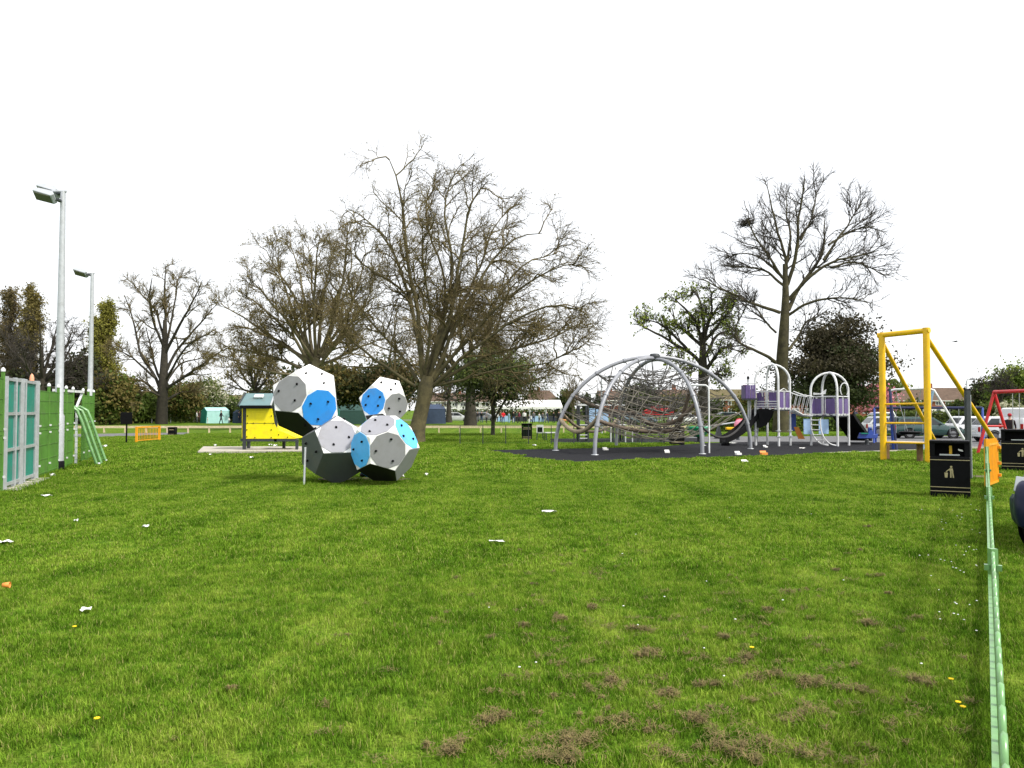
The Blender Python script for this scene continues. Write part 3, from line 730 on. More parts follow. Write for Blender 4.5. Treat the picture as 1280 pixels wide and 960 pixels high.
# bench and little table beside the bin
g = G(683, 551); t = thing('seat_bench', 'pale seat with dark legs beside the rope dome', 'bench', g, R(15))
MB().box((.3, 0, .5), (.85, .4, .05)).build('seat', M['white_tube'], t)
for x in (-.05, .65): MB().tube([(x, -.15, .48), (x, -.2, 0)], .03, 6).build('leg', M['dark_steel'], t); MB().tube([(x, .15, .48), (x, .2, 0)], .03, 6).build('leg', M['dark_steel'], t)
g = G(675, 551); t = thing('notice_stand', 'white and black notice stand next to the pale seat', 'sign', g)
MB().box((0, 0, .72), (.42, .05, .5)).build('board', M['white_tube'], t); MB().box((0, -.03, .68), (.30, .02, .30)).build('poster', M['black'], t)
for x in (-.2, .2): MB().beam((x, 0, 0), (x * .8, 0, .5), .05, .05).build('leg', M['dark_steel'], t)

# ------------------------------------------------------------------ yellow play house
c = G(340, 564); S = c[1] / F
t = thing('play_house', 'yellow panelled climbing play house with a blue grey pitched roof', 'play house', c)
X = lambda px: (px - 340) * S
Z = lambda py: (564 - py) * S
D0, D1 = -.55, .75
for px in (304, 310.5): MB().box((X(px), D0 if px > 306 else D1, Z(505) / 2), (.13, .13, Z(505))).build('post', M['dark_steel'], t)
MB().box((X(349), D0, (Z(552) + Z(508)) / 2), (.12, .12, Z(508) - Z(552))).build('post', M['dark_steel'], t)
MB().box((X(349), D1, Z(508) / 2), (.12, .12, Z(508))).build('post', M['dark_steel'], t)
for px in (366, 375): MB().box((X(px), D1 if px < 370 else D0, Z(549) / 2), (.11 if px > 370 else .08, .11, Z(549))).build('post', M['dark_steel'] if px > 370 else M['galv'], t)
MB().box((X(342), D0, Z(549.5)), (X(375) - X(310), .12, .12)).build('beam', M['dark_steel'], t)
MB().box((X(329), D0, Z(509)), (X(349) - X(309), .1, .14)).build('beam', M['dark_steel'], t)
MB().box((X(307), .1, Z(549.5)), (.1, 1.3, .1)).build('beam', M['dark_steel'], t)
def ypanel(pts, y, nm='panel'): MB().prism([(X(x), y, Z(z)) for x, z in pts], (0, .04, 0)).build(nm, M['yellow_panel'], t)
ypanel([(313, 511), (344.5, 511), (347.8, 528.6), (313, 528.6)], D0 - .07); ypanel([(313, 529.4), (348, 529.4), (353, 538.5), (374, 547.8), (313, 547.8)], D0 - .07)
MB().prism([(X(305.6), D1 - .15, Z(511)), (X(305.6), D1 - .15, Z(547.5)), (X(305.6), D0 + .15, Z(547.5)), (X(305.6), D0 + .15, Z(511))], (.04, 0, 0)).build('panel', M['yellow_panel'], t)
MB().prism([(X(348), D0, Z(529)), (X(353), D0, Z(538.5)), (X(374), D0, Z(547.5)), (X(374), D1, Z(547.5)), (X(353), D1, Z(538.5)), (X(348), D1, Z(529))], (0, 0, .03)).build('ramp_panel', M['yellow_panel'], t)
for x, z in [(314.5, 520), (314.5, 528.8), (322, 528.8), (336, 528.8), (344, 520), (346.5, 529), (314, 537), (344, 537), (314, 545.5), (324, 546.5), (344, 546.5), (353, 543), (364, 546)]:
    MB().ball((X(x), D0 - .075, Z(z)), .03, 6).build('bolt', M['black'], t)
ym = (D0 + D1) / 2; ov = .28
e0, e1, r = (D0 - ov, Z(508)), (D1 + ov, Z(508)), (ym, Z(493))
xl, xr = X(306), X(345)
MB().prism([(xl, e0[0], e0[1]), (xr, e0[0], e0[1]), (xr - .12, r[0], r[1]), (xl - .0, r[0], r[1])], (0, .02, .05)).build('roof', M['roof_panel'], t)
MB().prism([(xl, e1[0], e1[1]), (xr, e1[0], e1[1]), (xr - .12, r[0] + .03, r[1]), (xl, r[0] + .03, r[1])], (0, -.02, .05)).build('roof', M['roof_panel'], t)
MB().beam((xl + .05, e0[0] - .015, e0[1] - .03), (xr, e0[0] - .015, e0[1] - .03), .06, .13).build('fascia', M['black'], t)
MB().prism([(xl - .06, e0[0], e0[1] - .02), (xl - .06, e1[0], e1[1] - .02), (xl - .06, r[0], r[1] + .03)], (.05, 0, 0)).build('gable', M['black'], t)
MB().beam((xl - .03, e0[0] - .02, e0[1] + .03), (xl - .03, r[0], r[1] + .07), .07, .05).build('bargeboard', M['dark_steel'], t)
MB().beam((xr, e0[0] - .02, e0[1] + .03), (xr - .1, r[0], r[1] + .07), .07, .05).build('bargeboard', M['galv'], t)
q = (np.array([0, e0[0], e0[1]]) * .35 + np.array([0, r[0], r[1]]) * .65)
nrm = Vector((0, -(r[1] - e0[1]), r[0] - e0[0])).normalized(); ax = Vector((1, 0, 0)); Mx = Matrix((ax, nrm.cross(ax), nrm)).transposed()
MB().box((X(325.5), q[1] - .06, q[2] + .10), (.40, .22, .09), mtx=Mx).build('roof_window', M['hpl_white'], t, bevel=.01)
mb = MB(); mb.prism([(p[0], p[1], .0) for p in SLAB], (0, 0, .10)); mb.build('concrete_slab', M['concrete'], None, 'structure', bevel=.015)
for px, py in ((304, 566), (310, 566.5), (375, 566)): pass

# ------------------------------------------------------------------ dodecahedron boulder climber
phi = (1 + 5 ** .5) / 2
DV = [(a, b, c_) for a in (-1, 1) for b in (-1, 1) for c_ in (-1, 1)]
for a in (-1, 1):
    for b in (-1, 1): DV += [(0, a / phi, b * phi), (a / phi, b * phi, 0), (a * phi, 0, b / phi)]
DV = np.array(DV, float) / 3 ** .5
DN = []
for a in (-1, 1):
    for b in (-1, 1): DN += [(0, a, b * phi), (a, b * phi, 0), (b * phi, 0, a)]
DN = np.array(DN, float); DN /= np.linalg.norm(DN, axis=1)[:, None]
if (DV @ DN[0] > (DV @ DN[0]).max() - 1e-6).sum() != 5: DN = DN[:, [1, 0, 2]]
def rotv(v):
    v = np.array(v); th = np.linalg.norm(v); k = v / th; K = np.array([[0, -k[2], k[1]], [k[2], 0, -k[0]], [-k[1], k[0], 0]])
    return np.eye(3) + math.sin(th) * K + (1 - math.cos(th)) * K @ K
ground_c = G(440, 602); climber = thing('boulder_climber', 'climbing sculpture of four bolted dodecahedron balls in white, grey and blue', 'climbing frame', ground_c)
def dodeca(cpx, cpy, rpx, y, wv, faces, seed):
    """faces: index -> (panel material, full?, holds)"""
    rng = np.random.default_rng(seed); c = At(cpx, cpy, y); rad = rpx / F * y
    az = -math.atan2(c[0], c[1]); Rz = np.array([[math.cos(az), -math.sin(az), 0], [math.sin(az), math.cos(az), 0], [0, 0, 1]])
    Q = Rz @ rotv(wv); o = c - ground_c
    Vw = DV @ Q.T; Nw = DN @ Q.T
    body = MB(); body.add([v * rad * .955 + o for v in Vw], [])
    for k in range(12):
        idx = [i for i in np.argsort(-(Vw @ Nw[k]))[:5]]; e1_ = Vw[idx[0]] - Nw[k] * (Vw[idx[0]] @ Nw[k]); e1_ /= np.linalg.norm(e1_); e2_ = np.cross(Nw[k], e1_)
        idx.sort(key=lambda i: math.atan2(Vw[i] @ e2_, Vw[i] @ e1_)); body.f.append(tuple(int(i) for i in idx)); body.sm.append(False)
    b = body.build('ball', M['edge_wood'], climber)
    for k in range(12):
        idx = body.f[k]; n = Nw[k]; fc = n * rad * .7947; e1_ = Vw[idx[0]] * rad - fc; R5 = np.linalg.norm(e1_); e1_ /= R5; e2_ = np.cross(n, e1_); fcn = fc + o
        m_, full, holds = faces.get(k, ('hpl_white', True, 0))
        # five-sided plate, edges a few millimetres in from its neighbours
        pent = [fcn - n * .035 + (e1_ * math.cos(a) + e2_ * math.sin(a)) * (R5 * .985) for a in np.arange(5) * 2 * math.pi / 5]
        MB().prism(pent, n * .036).build('panel', M[m_ if full else 'hpl_white'], b, bevel=.004)
        if not full:
            ri = R5 * .80 * 1.035; dec = [fcn + n * .001 + (e1_ * math.cos(a) + e2_ * math.sin(a)) * ri for a in (np.arange(10) + .5) * 2 * math.pi / 10]
            MB().prism(dec, n * .012).build('inset_panel', M[m_], b, bevel=.003)
        a0 = rng.uniform(0, 6.28)
        for h in range(holds):
            a = a0 + h * 2 * math.pi / holds + rng.uniform(-.35, .35); q = fcn + n * .012 + (e1_ * math.cos(a) + e2_ * math.sin(a)) * R5 * rng.uniform(.42, .58)
            hm = MB(); u_, v_ = e1_ * .036, e2_ * .036
            ring = lambda s, z: [q + n * z + (u_ * math.cos(g_) + v_ * math.sin(g_) * .75) * s for g_ in np.arange(8) * .785]
            hm.add(ring(1, 0) + ring(.95, .025) + ring(.5, .045), [(r_ * 8 + j, r_ * 8 + (j + 1) % 8, r_ * 8 + 8 + (j + 1) % 8, r_ * 8 + 8 + j) for r_ in range(2) for j in range(8)] + [tuple(range(16, 24))], False)
            hm.build('handhold', M['black'], b)
    return c, rad
dodeca(421.1, 562.1, 45.4, 20.9, (-2.096, -1.339, -.045), {0: ('hpl_light', False, 3), 1: ('hpl_dark', True, 3), 7: ('hpl_dark', True, 0), 5: ('hpl_grey', True, 0), 3: ('hpl_dark', True, 0), 11: ('hpl_dark', True, 0), 2: ('hpl_grey', True, 2), 6: ('hpl_white', True, 2)}, 11)
dodeca(480.7, 560.4, 43.7, 20.3, (-1.572, -1.022, -.006), {0: ('hpl_grey', False, 3), 1: ('hpl_cyan', False, 3), 2: ('hpl_light', False, 3), 5: ('hpl_light', True, 0), 6: ('hpl_cyan', False, 3), 7: ('hpl_black', True, 0), 8: ('hpl_blue', False, 0), 3: ('hpl_blue', False, 0)}, 14)
dodeca(382.7, 500.5, 45.8, 21.2, (-1.183, -.936, .528), {0: ('hpl_blue', False, 3), 1: ('hpl_grey', False, 3), 2: ('hpl_white', True, 3), 5: ('hpl_black', True, 0), 7: ('hpl_black', True, 1), 3: ('hpl_light', False, 2)}, 17)
dodeca(480.2, 504.0, 33.5, 21.4, (-.656, .929, .892), {0: ('hpl_blue', False, 4), 1: ('hpl_white', True, 3), 2: ('hpl_grey', False, 3), 4: ('hpl_dark', True, 0), 6: ('hpl_black', True, 0), 5: ('hpl_light', False, 0)}, 23)
p = G(380, 606.5) - ground_c; MB().tube([p, p + np.array([0, .1, .95])], .028, 8).build('support_post', M['galv'], climber)
p = G(456, 598) - ground_c
for k in range(3): MB().lathe([(.001, .02 + k * .13), (.17, .02 + k * .13), (.2, .08 + k * .13), (.17, .14 + k * .13), (.001, .14 + k * .13)], tuple(p + np.array([0, .25, 0])), 14).build('rubber_buffer', M['black'], climber)

# ------------------------------------------------------------------ rope dome climber
ctr = G(819, 562.4); Hd = 4.4
dome = thing('rope_dome_climber', 'domed rope climbing frame of silver tube arches on black rubber surfacing', 'climbing frame', ctr)
feet = [np.array(G(694.5, 563.5)[:2]) - ctr[:2], np.array(G(743.5, 569)[:2]) - ctr[:2], np.array(G(878, 567.8)[:2]) - ctr[:2]]
arches = []
for f in feet:
    pts = [np.array([f[0] * math.cos(a), f[1] * math.cos(a), Hd * abs(math.sin(a)) ** .95]) for a in np.linspace(0, math.pi, 41)]
    arches.append(pts)
for k, pts in enumerate(arches):
    pp = [p + np.array([0, 0, -.07 * k * (math.sin(math.pi * i / 40) ** 4)]) for i, p in enumerate(pts)]
    MB().tube(pp, .085, 10).build('arch', M['arch_grey'], dome)
    arches[k] = pp
def apt(k, f):                             # k: arch 0..2, f: 0..1 along it
    x = f * 40; i = min(int(x), 39); return arches[k][i] * (1 - (x - i)) + arches[k][i + 1] * (x - i)
legs = [(0, 0), (1, 0), (2, 0), (0, 1), (1, 1), (2, 1)]          # order round the dome
def lp(j, f): k, s = legs[j % 6]; return apt(k, f if not s else 1 - f)
for j in range(6):
    for f in (.085, .19, .30, .40):
        i_ = lp(j, f); d_ = lp(j, f + .01) - i_; d_ /= np.linalg.norm(d_)
        MB().tube([i_ - d_ * .06, i_ + d_ * .06], .112, 10).build('clamp', M['arch_grey'], dome)
    p = lp(j, 0.0); MB().lathe([(.16, 0), (.16, .02), (.1, .03)], (p[0], p[1], .012), 10).build('foot_plate', M['galv'], dome)
MB().lathe([(.001, .16), (.2, .14), (.26, .06), (.26, -.02)], (0, 0, Hd), 12).build('top_plate', M['dark_steel'], dome)
def sag(a, b, s, n=11): return [a + (b - a) * t_ + np.array([0, 0, -4 * s * t_ * (1 - t_)]) for t_ in np.linspace(0, 1, n)]
# heavy ropes slung between the arches
MB().tube(sag(lp(0, .10), lp(1, .115), .62, 15), .095, 8).build('thick_rope', M['rope_thick'], dome)
hub = np.array([.35, -.5, 1.15])
MB().tube(sag(lp(0, .19), np.array([-1.2, -1.3, 1.75]), .22) + sag(np.array([-1.2, -1.3, 1.75]), lp(2, .16), .75, 15)[1:], .088, 8).build('thick_rope', M['rope_brown'], dome)
MB().tube(sag(lp(1, .10), np.array([.6, -1.4, .95]), .2) + sag(np.array([.6, -1.4, .95]), lp(2, .22), .35)[1:], .085, 8).build('thick_rope', M['rope_brown'], dome)
MB().tube(sag(lp(5, .10), lp(0, .12), .75, 15), .07, 8).build('thick_rope', M['rope_thick'], dome)
MB().tube(sag(lp(2, .085), lp(3, .1), .7, 15), .05, 8).build('thick_rope', M['rope_dark'], dome)
rng = np.random.default_rng(21)
light, dark = MB(), MB()
# ring nets at three heights, tied to the arches, dipping to the middle
def netpt(j, u, v, z1, dip):
    """u 0..1 round sector j, v 0 edge .. 1 hub"""
    a_, b_ = lp(j, z1), lp(j + 1, z1); e = a_ * (1 - u) + b_ * u + np.array([0, 0, -.25 * 4 * u * (1 - u)])
    return e * (1 - v) + np.array([hub[0], hub[1], dip]) * v
for z1, dip, n, m_, buf, rr in ((.20, .95, 6, 6, dark, .014), (.30, 1.7, 6, 5, dark, .014), (.13, .55, 5, 5, light, .013)):
    for j in range(6):
        for i in range(n): light.tube([netpt(j, i / n, v, z1, dip) + np.array([0, 0, -.35 * math.sin(math.pi * v)]) for v in np.linspace(0, 1, 6)], rr, 5) if (i % 3 == 0 and buf is light) else buf.tube([netpt(j, i / n, v, z1, dip) + np.array([0, 0, -.35 * math.sin(math.pi * v)]) for v in np.linspace(0, 1, 6)], rr, 5)
        for q in range(m_): v = (q + .0) / m_; buf.tube([netpt(j, u_, v, z1, dip) + np.array([0, 0, -.35 * math.sin(math.pi * v)]) for u_ in np.linspace(0, 1, 7)], rr, 5)
# slanted net wall from the front left arch to the middle
A_ = [lp(1, f) for f in np.linspace(.10, .24, 7)]; B_ = [hub + np.array([.6 + .3 * i, -1.0, -.75 + .25 * i]) for i in range(7)]
for i in range(7): light.tube(sag(A_[i], B_[i], .15), .019, 5)
for i in range(1, 9): light.tube([A_[q] * (1 - i / 9) + B_[q] * (i / 9) + np.array([0, 0, -.6 * (i / 9) * (1 - i / 9)]) for q in range(7)], .017, 5)
# droppers, ladders and stray ties
for _ in range(230):
    j = rng.integers(0, 6); a_ = lp(j, rng.choice([.13, .19, .30, .36])); j2 = (j + rng.choice([1, 2, 3])) % 6; b_ = lp(j2, rng.choice([.10, .13, .19, .3]))
    u0, u1 = sorted(rng.uniform(0.0, .62, 2)); dark.tube(sag(a_ * (1 - u0) + b_ * u0, a_ * (1 - u1 - .1) + b_ * (u1 + .1), .12, 6), .012, 4)
for k in range(7):
    p = apt(k % 3, rng.uniform(.38, .62)); dark.tube([p, p * np.array([1, 1, .62]) + np.array([rng.uniform(-.2, .2), 0, 0])], .012, 4)
for k in range(6):
    light.tube([lp(1, .30) * (1 - k * .05) + np.array([.15 * k, .2 * k, 0]), np.array([-2.4 + .28 * k, -2.4 + .1 * k, 1.3 - .05 * k])], .02, 4)
for j in range(6): dark.tube(sag(lp(j, .30), lp(j + 1, .30), .35), .026, 5); dark.tube(sag(lp(j, .40), np.array([0, 0, 2.5]), .1), .02, 5)
light.build('rope_net', mat('pale_rope', (.18, .165, .135), .9, .3, 40), dome, 'stuff'); dark.build('rope_net', M['rope'], dome, 'stuff')
p = G(886.5, 566.5) - ctr; q = p + np.array([0, .0, 3.0])
MB().tube([p, p + np.array([0, 0, 2.75]), p + np.array([-.02, 0, 2.88]), p + np.array([-.12, 0, 2.96]), p + np.array([-.75, .1, 2.98])], .04, 8).build('access_pole', M['white_tube'], dome)

# ------------------------------------------------------------------ purple multi-play unit
oX = G(970, 557); s_ = oX[1] / F
play = thing('play_tower', 'two purple panelled play towers joined by a bridge, with black slides and white hoops', 'climbing frame', oX)
px = lambda x: (x - 970) * s_
pz = lambda y: (557 - y) * s_
def hoop(cx, cy, w, ztop, along, r=.06):
    h = w / 2; zs = ztop - h * .95; pts = [(-h, 0)] + [(-h, zs * f) for f in (.5, 1)] + [(-h * math.cos(a), zs + h * .95 * math.sin(a)) for a in np.linspace(0.15, math.pi - .15, 13)] + [(h, zs), (h, zs * .5), (h, 0)]
    P = [(cx + (u if along == 'x' else 0), cy + (u if along == 'y' else 0), z) for u, z in pts]
    MB().tube(P, r, 10).build('hoop', M['white_tube'], play)
def tower(xl, xr, ztop, zp, ztp, rail_z):
    cx, hw = (px(xl) + px(xr)) / 2, (px(xr) - px(xl)) / 2
    hoop(cx, 0, hw * 2, ztop, 'x'); hoop(cx, 0, hw * 2, ztop + .02, 'y')
    dm = [(cx - hw, 0), (cx, -hw), (cx + hw, 0), (cx, hw)]
    MB().prism([(x, y, zp) for x, y in dm], (0, 0, -.09)).build('platform', M['dark_steel'], play)
    for k in range(4):
        a, b = np.array(dm[k]), np.array(dm[(k + 1) % 4])
        for f0, f1 in ((.08, .40), (.60, .92)):
            if (xl < 980 and k == 3): continue
            p0, p1 = a + (b - a) * f0, a + (b - a) * f1; n = 3
            for i in range(n):
                u0, u1 = p0 + (p1 - p0) * (i / n + .02), p0 + (p1 - p0) * ((i + 1) / n - .02)
                d = (b - a) / np.linalg.norm(b - a); nn = np.array([d[1], -d[0]]) * .03
                MB().prism([(u0[0], u0[1], zp + .06), (u1[0], u1[1], zp + .06), (u1[0], u1[1], ztp), (u0[0], u0[1], ztp)], (nn[0], nn[1], 0)).build('panel', M['purple'], play)
            for f in (f0 + .04, f1 - .04): q = a + (b - a) * f; MB().box((q[0], q[1], zp + .03), (.12, .12, .10)).build('bracket', M['white_tube'], play)
        MB().tube([(a[0], a[1], rail_z), (b[0], b[1], rail_z)], .028, 8).build('rail', M['white_tube'], play)
        for i in range(3): q = a + (b - a) * (.44 + .06 * i); MB().tube([(q[0], q[1], zp + .05), (q[0], q[1], rail_z)], .014, 6).build('bar', M['white_tube'], play)
    return cx, hw
zl, zr = pz(511.5), pz(519)
cxl, hwl = tower(944.7, 988, pz(456), zl, pz(491), pz(489.5)); cxr, hwr = tower(1014, 1061, pz(466.3), zr, pz(498.5), pz(496))
for z in (502, 505, 508): MB().beam((px(945.5), -.06, pz(z)), (px(965), -.92, pz(z)), .07, .05).build('bar', M['white_tube'], play)
P = [(px(971), -.62, pz(488.5)), (px(976), -.56, pz(486)), (px(981), -.40, pz(488.5))]; MB().tube(P, .022, 6).build('rail', M['white_tube'], play)
a_ = [(px(949) + .1, -.35, pz(496)), (px(950), -.36, pz(486)), (px(953), -.40, pz(481)), (px(957), -.5, pz(479.5)), (px(961), -.62, pz(483)), (px(962.5), -.68, pz(496))]; MB().tube(a_, .03, 8).build('rail', M['white_tube'], play)
# lookout turret at the left
MB().tube([(px(936), 0, 0), (px(936), 0, pz(474))], .05, 8).build('post', M['galv'], play); MB().lathe([(.07, 0), (.07, .12), (.02, .16)], (px(936), 0, pz(474)), 8).build('post_cap', M['black'], play)
MB().box((px(938), 0, pz(499)), (px(945) - px(930), .75, .10)).build('platform', M['dark_steel'], play)
for k in range(4): x0 = px(930.3 + k * 3.1); MB().box((x0 + .05, -.38, pz(490)), (.11, .03, pz(481.5) - pz(498))).build('panel', M['purple'], play)
MB().box((px(930), 0, pz(490)), (.03, .7, pz(481.5) - pz(498))).build('panel', M['purple'], play)
MB().tube([(px(929.8), -.38, pz(479.5)), (px(946), -.38, pz(479.5))], .025, 6).build('rail', M['white_tube'], play)
MB().tube([(px(940.5), .3, 0), (px(940.5), .3, pz(499))], .045, 8).build('post', M['galv'], play)
# left slide: wide black chute curving down to the left
path = [(px(956), .35, zl - .02), (px(950), .3, zl - .25), (px(942), .2, pz(524)), (px(932), .05, pz(535)), (px(921), -.1, pz(543)), (px(911), -.2, pz(549)), (px(902), -.25, pz(552.5))]
def chute(path, w, wall, name='slide'):
    q = resample(path, 16); mb = MB(); prof = [(-w / 2 - .03, wall), (-w / 2, wall), (-w / 2 + .06, .03), (w / 2 - .06, .03), (w / 2, wall), (w / 2 + .03, wall), (w / 2 + .02, -.05), (-w / 2 - .02, -.05)]
    vs = []
    for i in range(16):
        d = q[min(i + 1, 15)] - q[max(i - 1, 0)]; side = np.array([-d[1], d[0], 0]); side /= np.linalg.norm(side)
        for u, v in prof: vs.append(q[i] + side * u + np.array([0, 0, v]))
    k = len(prof); fs = [(i * k + j, i * k + (j + 1) % k, (i + 1) * k + (j + 1) % k, (i + 1) * k + j) for i in range(15) for j in range(k)]
    mb.add(vs, fs + [tuple(range(k)), tuple(range(len(vs) - 1, len(vs) - k - 1, -1))], False); return mb.build(name, M['slide_black'], play)
chute(path, .8, .30)
mb = MB(); mb.prism([(px(946.5), -.3, pz(511)), (px(963), -.75, pz(511)), (px(961.5), -.6, pz(521)), (px(955), -.45, pz(531)), (px(948), -.3, pz(535))], (0.0, .9, 0)); mb.build('slide_hood', M['slide_black'], play)
MB().lathe([(.001, 0), (.22, 0), (.24, .12), (.1, .2), (.001, .2)], (px(905.5), -.25, .02), 12).build('slide_foot', M['slide_black'], play)
MB().tube([(px(952.5), .9, 0), (px(952.5), .6, pz(527))], .04, 8).build('post', M['white_tube'], play)
# right slide: straight, running down to the right and towards the viewer
dx = lambda x, y: (x - 640) / F * (oX[1] + y) - oX[0]
chute([(dx(1053, .45), .45, zr + .03), (dx(1058, .9), .9, 1.25), (dx(1064.5, 1.6), 1.6, .88), (dx(1070, 2.3), 2.3, .50), (dx(1074, 2.8), 2.8, .26), (dx(1076, 3.2), 3.2, .18)], 1.1, .16)
# bridge
bl, br = (px(989), zl), (px(1013), zr)
for k in range(9):
    f = (k + .5) / 9; x = bl[0] + (br[0] - bl[0]) * f; z = bl[1] + (br[1] - bl[1]) * f - .12 * 4 * f * (1 - f) - .04
    MB().box((x, 0, z), (.10, .80, .05), mtx=Matrix.Rotation(.28, 3, 'Y')).build('plank', M['galv'], play)
for y in (-.4, .4):
    MB().tube([(bl[0], y, pz(489.5)), ((bl[0] + br[0]) / 2, y, pz(494)), (br[0], y, pz(496))], .026, 6).build('rail', M['white_tube'], play)
    MB().tube([(bl[0], y, zl - .02), ((bl[0] + br[0]) / 2, y, (zl + zr) / 2 - .14), (br[0], y, zr - .02)], .03, 6).build('rail', M['white_tube'], play)
    for k in range(5): f = (k + .5) / 5; x = bl[0] + (br[0] - bl[0]) * f; MB().tube([(x + .15, y, pz(490 + 6 * f)), (x - .1, y, zl + (zr - zl) * f - .1)], .012, 5).build('hanger', M['white_tube'], play)
# curved climber below the right tower and hoop above its panels
for y0, x0 in ((-.55, 1009), (-.95, 1017)):
    cv = [(px(x0), y0, pz(523)), (px(x0), y0, pz(533)), (px(x0 + 1.5), y0 - .05, pz(543)), (px(x0 + 6), y0 - .1, pz(551)), (px(x0 + 13), y0 - .1, pz(555.5)), (px(x0 + 21), y0, pz(556))]
    MB().tube(resample(cv, 14), .035, 8).build('curved_rail', M['white_tube'], play)
for k, (x, z) in enumerate([(1009, 525), (1009, 531), (1009.5, 537), (1010.5, 543), (1014, 549), (1019, 553.5)]): MB().tube([(px(x), -.55, pz(z)), (px(x + 8), -.95, pz(z))], .026, 6).build('rung', M['white_tube'], play)
MB().tube([(px(1050) + .21 * math.cos(a), -.62, pz(487.5) + .34 * math.sin(a)) for a in np.linspace(-.9, 4.05, 16)], .03, 8).build('hoop_handle', M['white_tube'], play)
MB().prism([(px(1016), -.2, pz(494)), (px(1028), -.5, pz(493)), (px(1029), -.5, pz(487)), (px(1024), -.3, pz(492)), (px(1016), -.2, pz(491))], (0, .05, 0)).build('play_panel', M['hpl_white'], play)
MB().box((px(1024), -.62, pz(533)), (.5, .05, .75)).build('play_panel', M['pale_blue'], play); MB().box((px(1007), -.3, pz(533)), (.42, .05, .8)).build('play_panel', M['pale_blue'], play)
MB().prism([(px(995), .3, pz(534)), (px(1001), .3, pz(534)), (px(1009), .3, pz(549)), (px(1001), .3, pz(549))], (0, .06, 0)).build('play_panel', M['card_orange'], play); MB().box((px(994), .35, pz(528)), (.35, .05, .9)).build('play_panel', M['blue_paint'], play)
for x in (944.7, 966, 988):
    for z in (538, 545): MB().box((px(x), -.9 if x == 966 else 0, pz(z)), (.2, .2, .05)).build('step', M['galv'], play)

# ------------------------------------------------------------------ yellow cableway frame and swings
gl_, gr_ = G(1104.5, 576), G(1160.5, 579)
t = thing('cableway_frame', 'tall yellow steel end frame of a cableway with braces and rungs', 'play frame', gr_)
lo = gl_ - gr_; HZ = 4.72
MB().tube([(0, 0, 0), (0, 0, HZ + .1)], .115, 14).build('post', M['yellow'], t); MB().tube([lo, lo + np.array([0, 0, HZ + .02])], .115, 14).build('post', M['yellow'], t)
ov_ = lo / np.linalg.norm(lo); MB().tube([np.array([0, 0, HZ]) - ov_ * .12, lo + np.array([0, 0, HZ - .05]) + ov_ * .14], .10, 12).build('crossbar', M['yellow'], t)
fl = np.array([5.1, 5.5, 0]); MB().tube([lo + np.array([.08, .08, HZ - .35]), lo + fl], .075, 10).build('brace', M['yellow'], t)
fr = np.array([6.05, 5.5, 0]); MB().tube([np.array([.1, .1, HZ - .3]), fr], .085, 10).build('brace', M['yellow'], t)
for z, r_ in ((2.12, .035), (1.42, .035), (.70, .03)): MB().tube([np.array([0, 0, z]), lo + np.array([0, 0, z - .02])], r_, 8).build('rung', M['yellow'], t)
MB().box(lo * .5 + np.array([.30, .1, .70]), (1.75, .6, .06), rz=math.atan2(lo[1], lo[0])).build('platform', M['wood'], t)
MB().box(np.array([.06, .7, .33]), (.16, .16, .68)).build('platform_leg', M['board'], t); MB().box(lo + np.array([.35, .5, .33]), (.16, .16, .68)).build('platform_leg', M['board'], t)
g = G(1211, 599); t = thing('steel_post', 'dark grey steel post standing behind the near litter bin', 'post', g)
MB().box((0, 0, 1.22), (.12, .12, 2.44)).build('post', M['charcoal_post'], t, bevel=.01); MB().box((.085, .02, 1.15), (.035, .05, 2.3)).build('strip', M['galv'], t); MB().box((0, 0, 2.45), (.13, .13, .03)).build('cap', M['black'], t)

def swing(name, label, a, b, H, spread, m, mb_, seats, r=.06, leg2=None, group=None):
    a, b = np.array(a), np.array(b); t = thing(name, label, 'swing', a); u = (b - a) / np.linalg.norm(b - a); nrm = np.array([-u[1], u[0], 0]); L = np.linalg.norm(b - a)
    MB().tube([(0, 0, H), u * L + np.array([0, 0, H])], r, 8).build('crossbar', mb_, t)
    for o in (0, L):
        for s in (-1, 1): MB().tube([u * o + np.array([0, 0, H]), u * o + nrm * s * spread], r * .85, 8).build('leg', m if not leg2 or s < 0 else leg2, t)
        MB().tube([u * o + nrm * -spread * .55 + np.array([0, 0, H * .45]), u * o + nrm * spread * .55 + np.array([0, 0, H * .45])], r * .6, 6).build('brace', m, t)
    for k in range(seats):
        o = L * (k + 1) / (seats + 1); st = MB(); st.box(u * o + np.array([0, 0, .55]), (.5, .2, .06)); sd_ = st.build('swing_seat', M['black'], t)
        for s in (-.22, .22): MB().tube([u * (o + s) + np.array([0, 0, H]), u * (o + s) + np.array([0, 0, .55])], .014, 5).build('chain', M['galv'], sd_)
    return t
swing('swing_frame', 'long low navy blue swing frame behind the yellow cableway frame', At(1093, 512, 46) * [1, 1, 0], At(1228, 512, 43.5) * [1, 1, 0], 2.0, .9, M['blue_paint'], M['navy_paint'], 3, .07, M['blue_paint'])
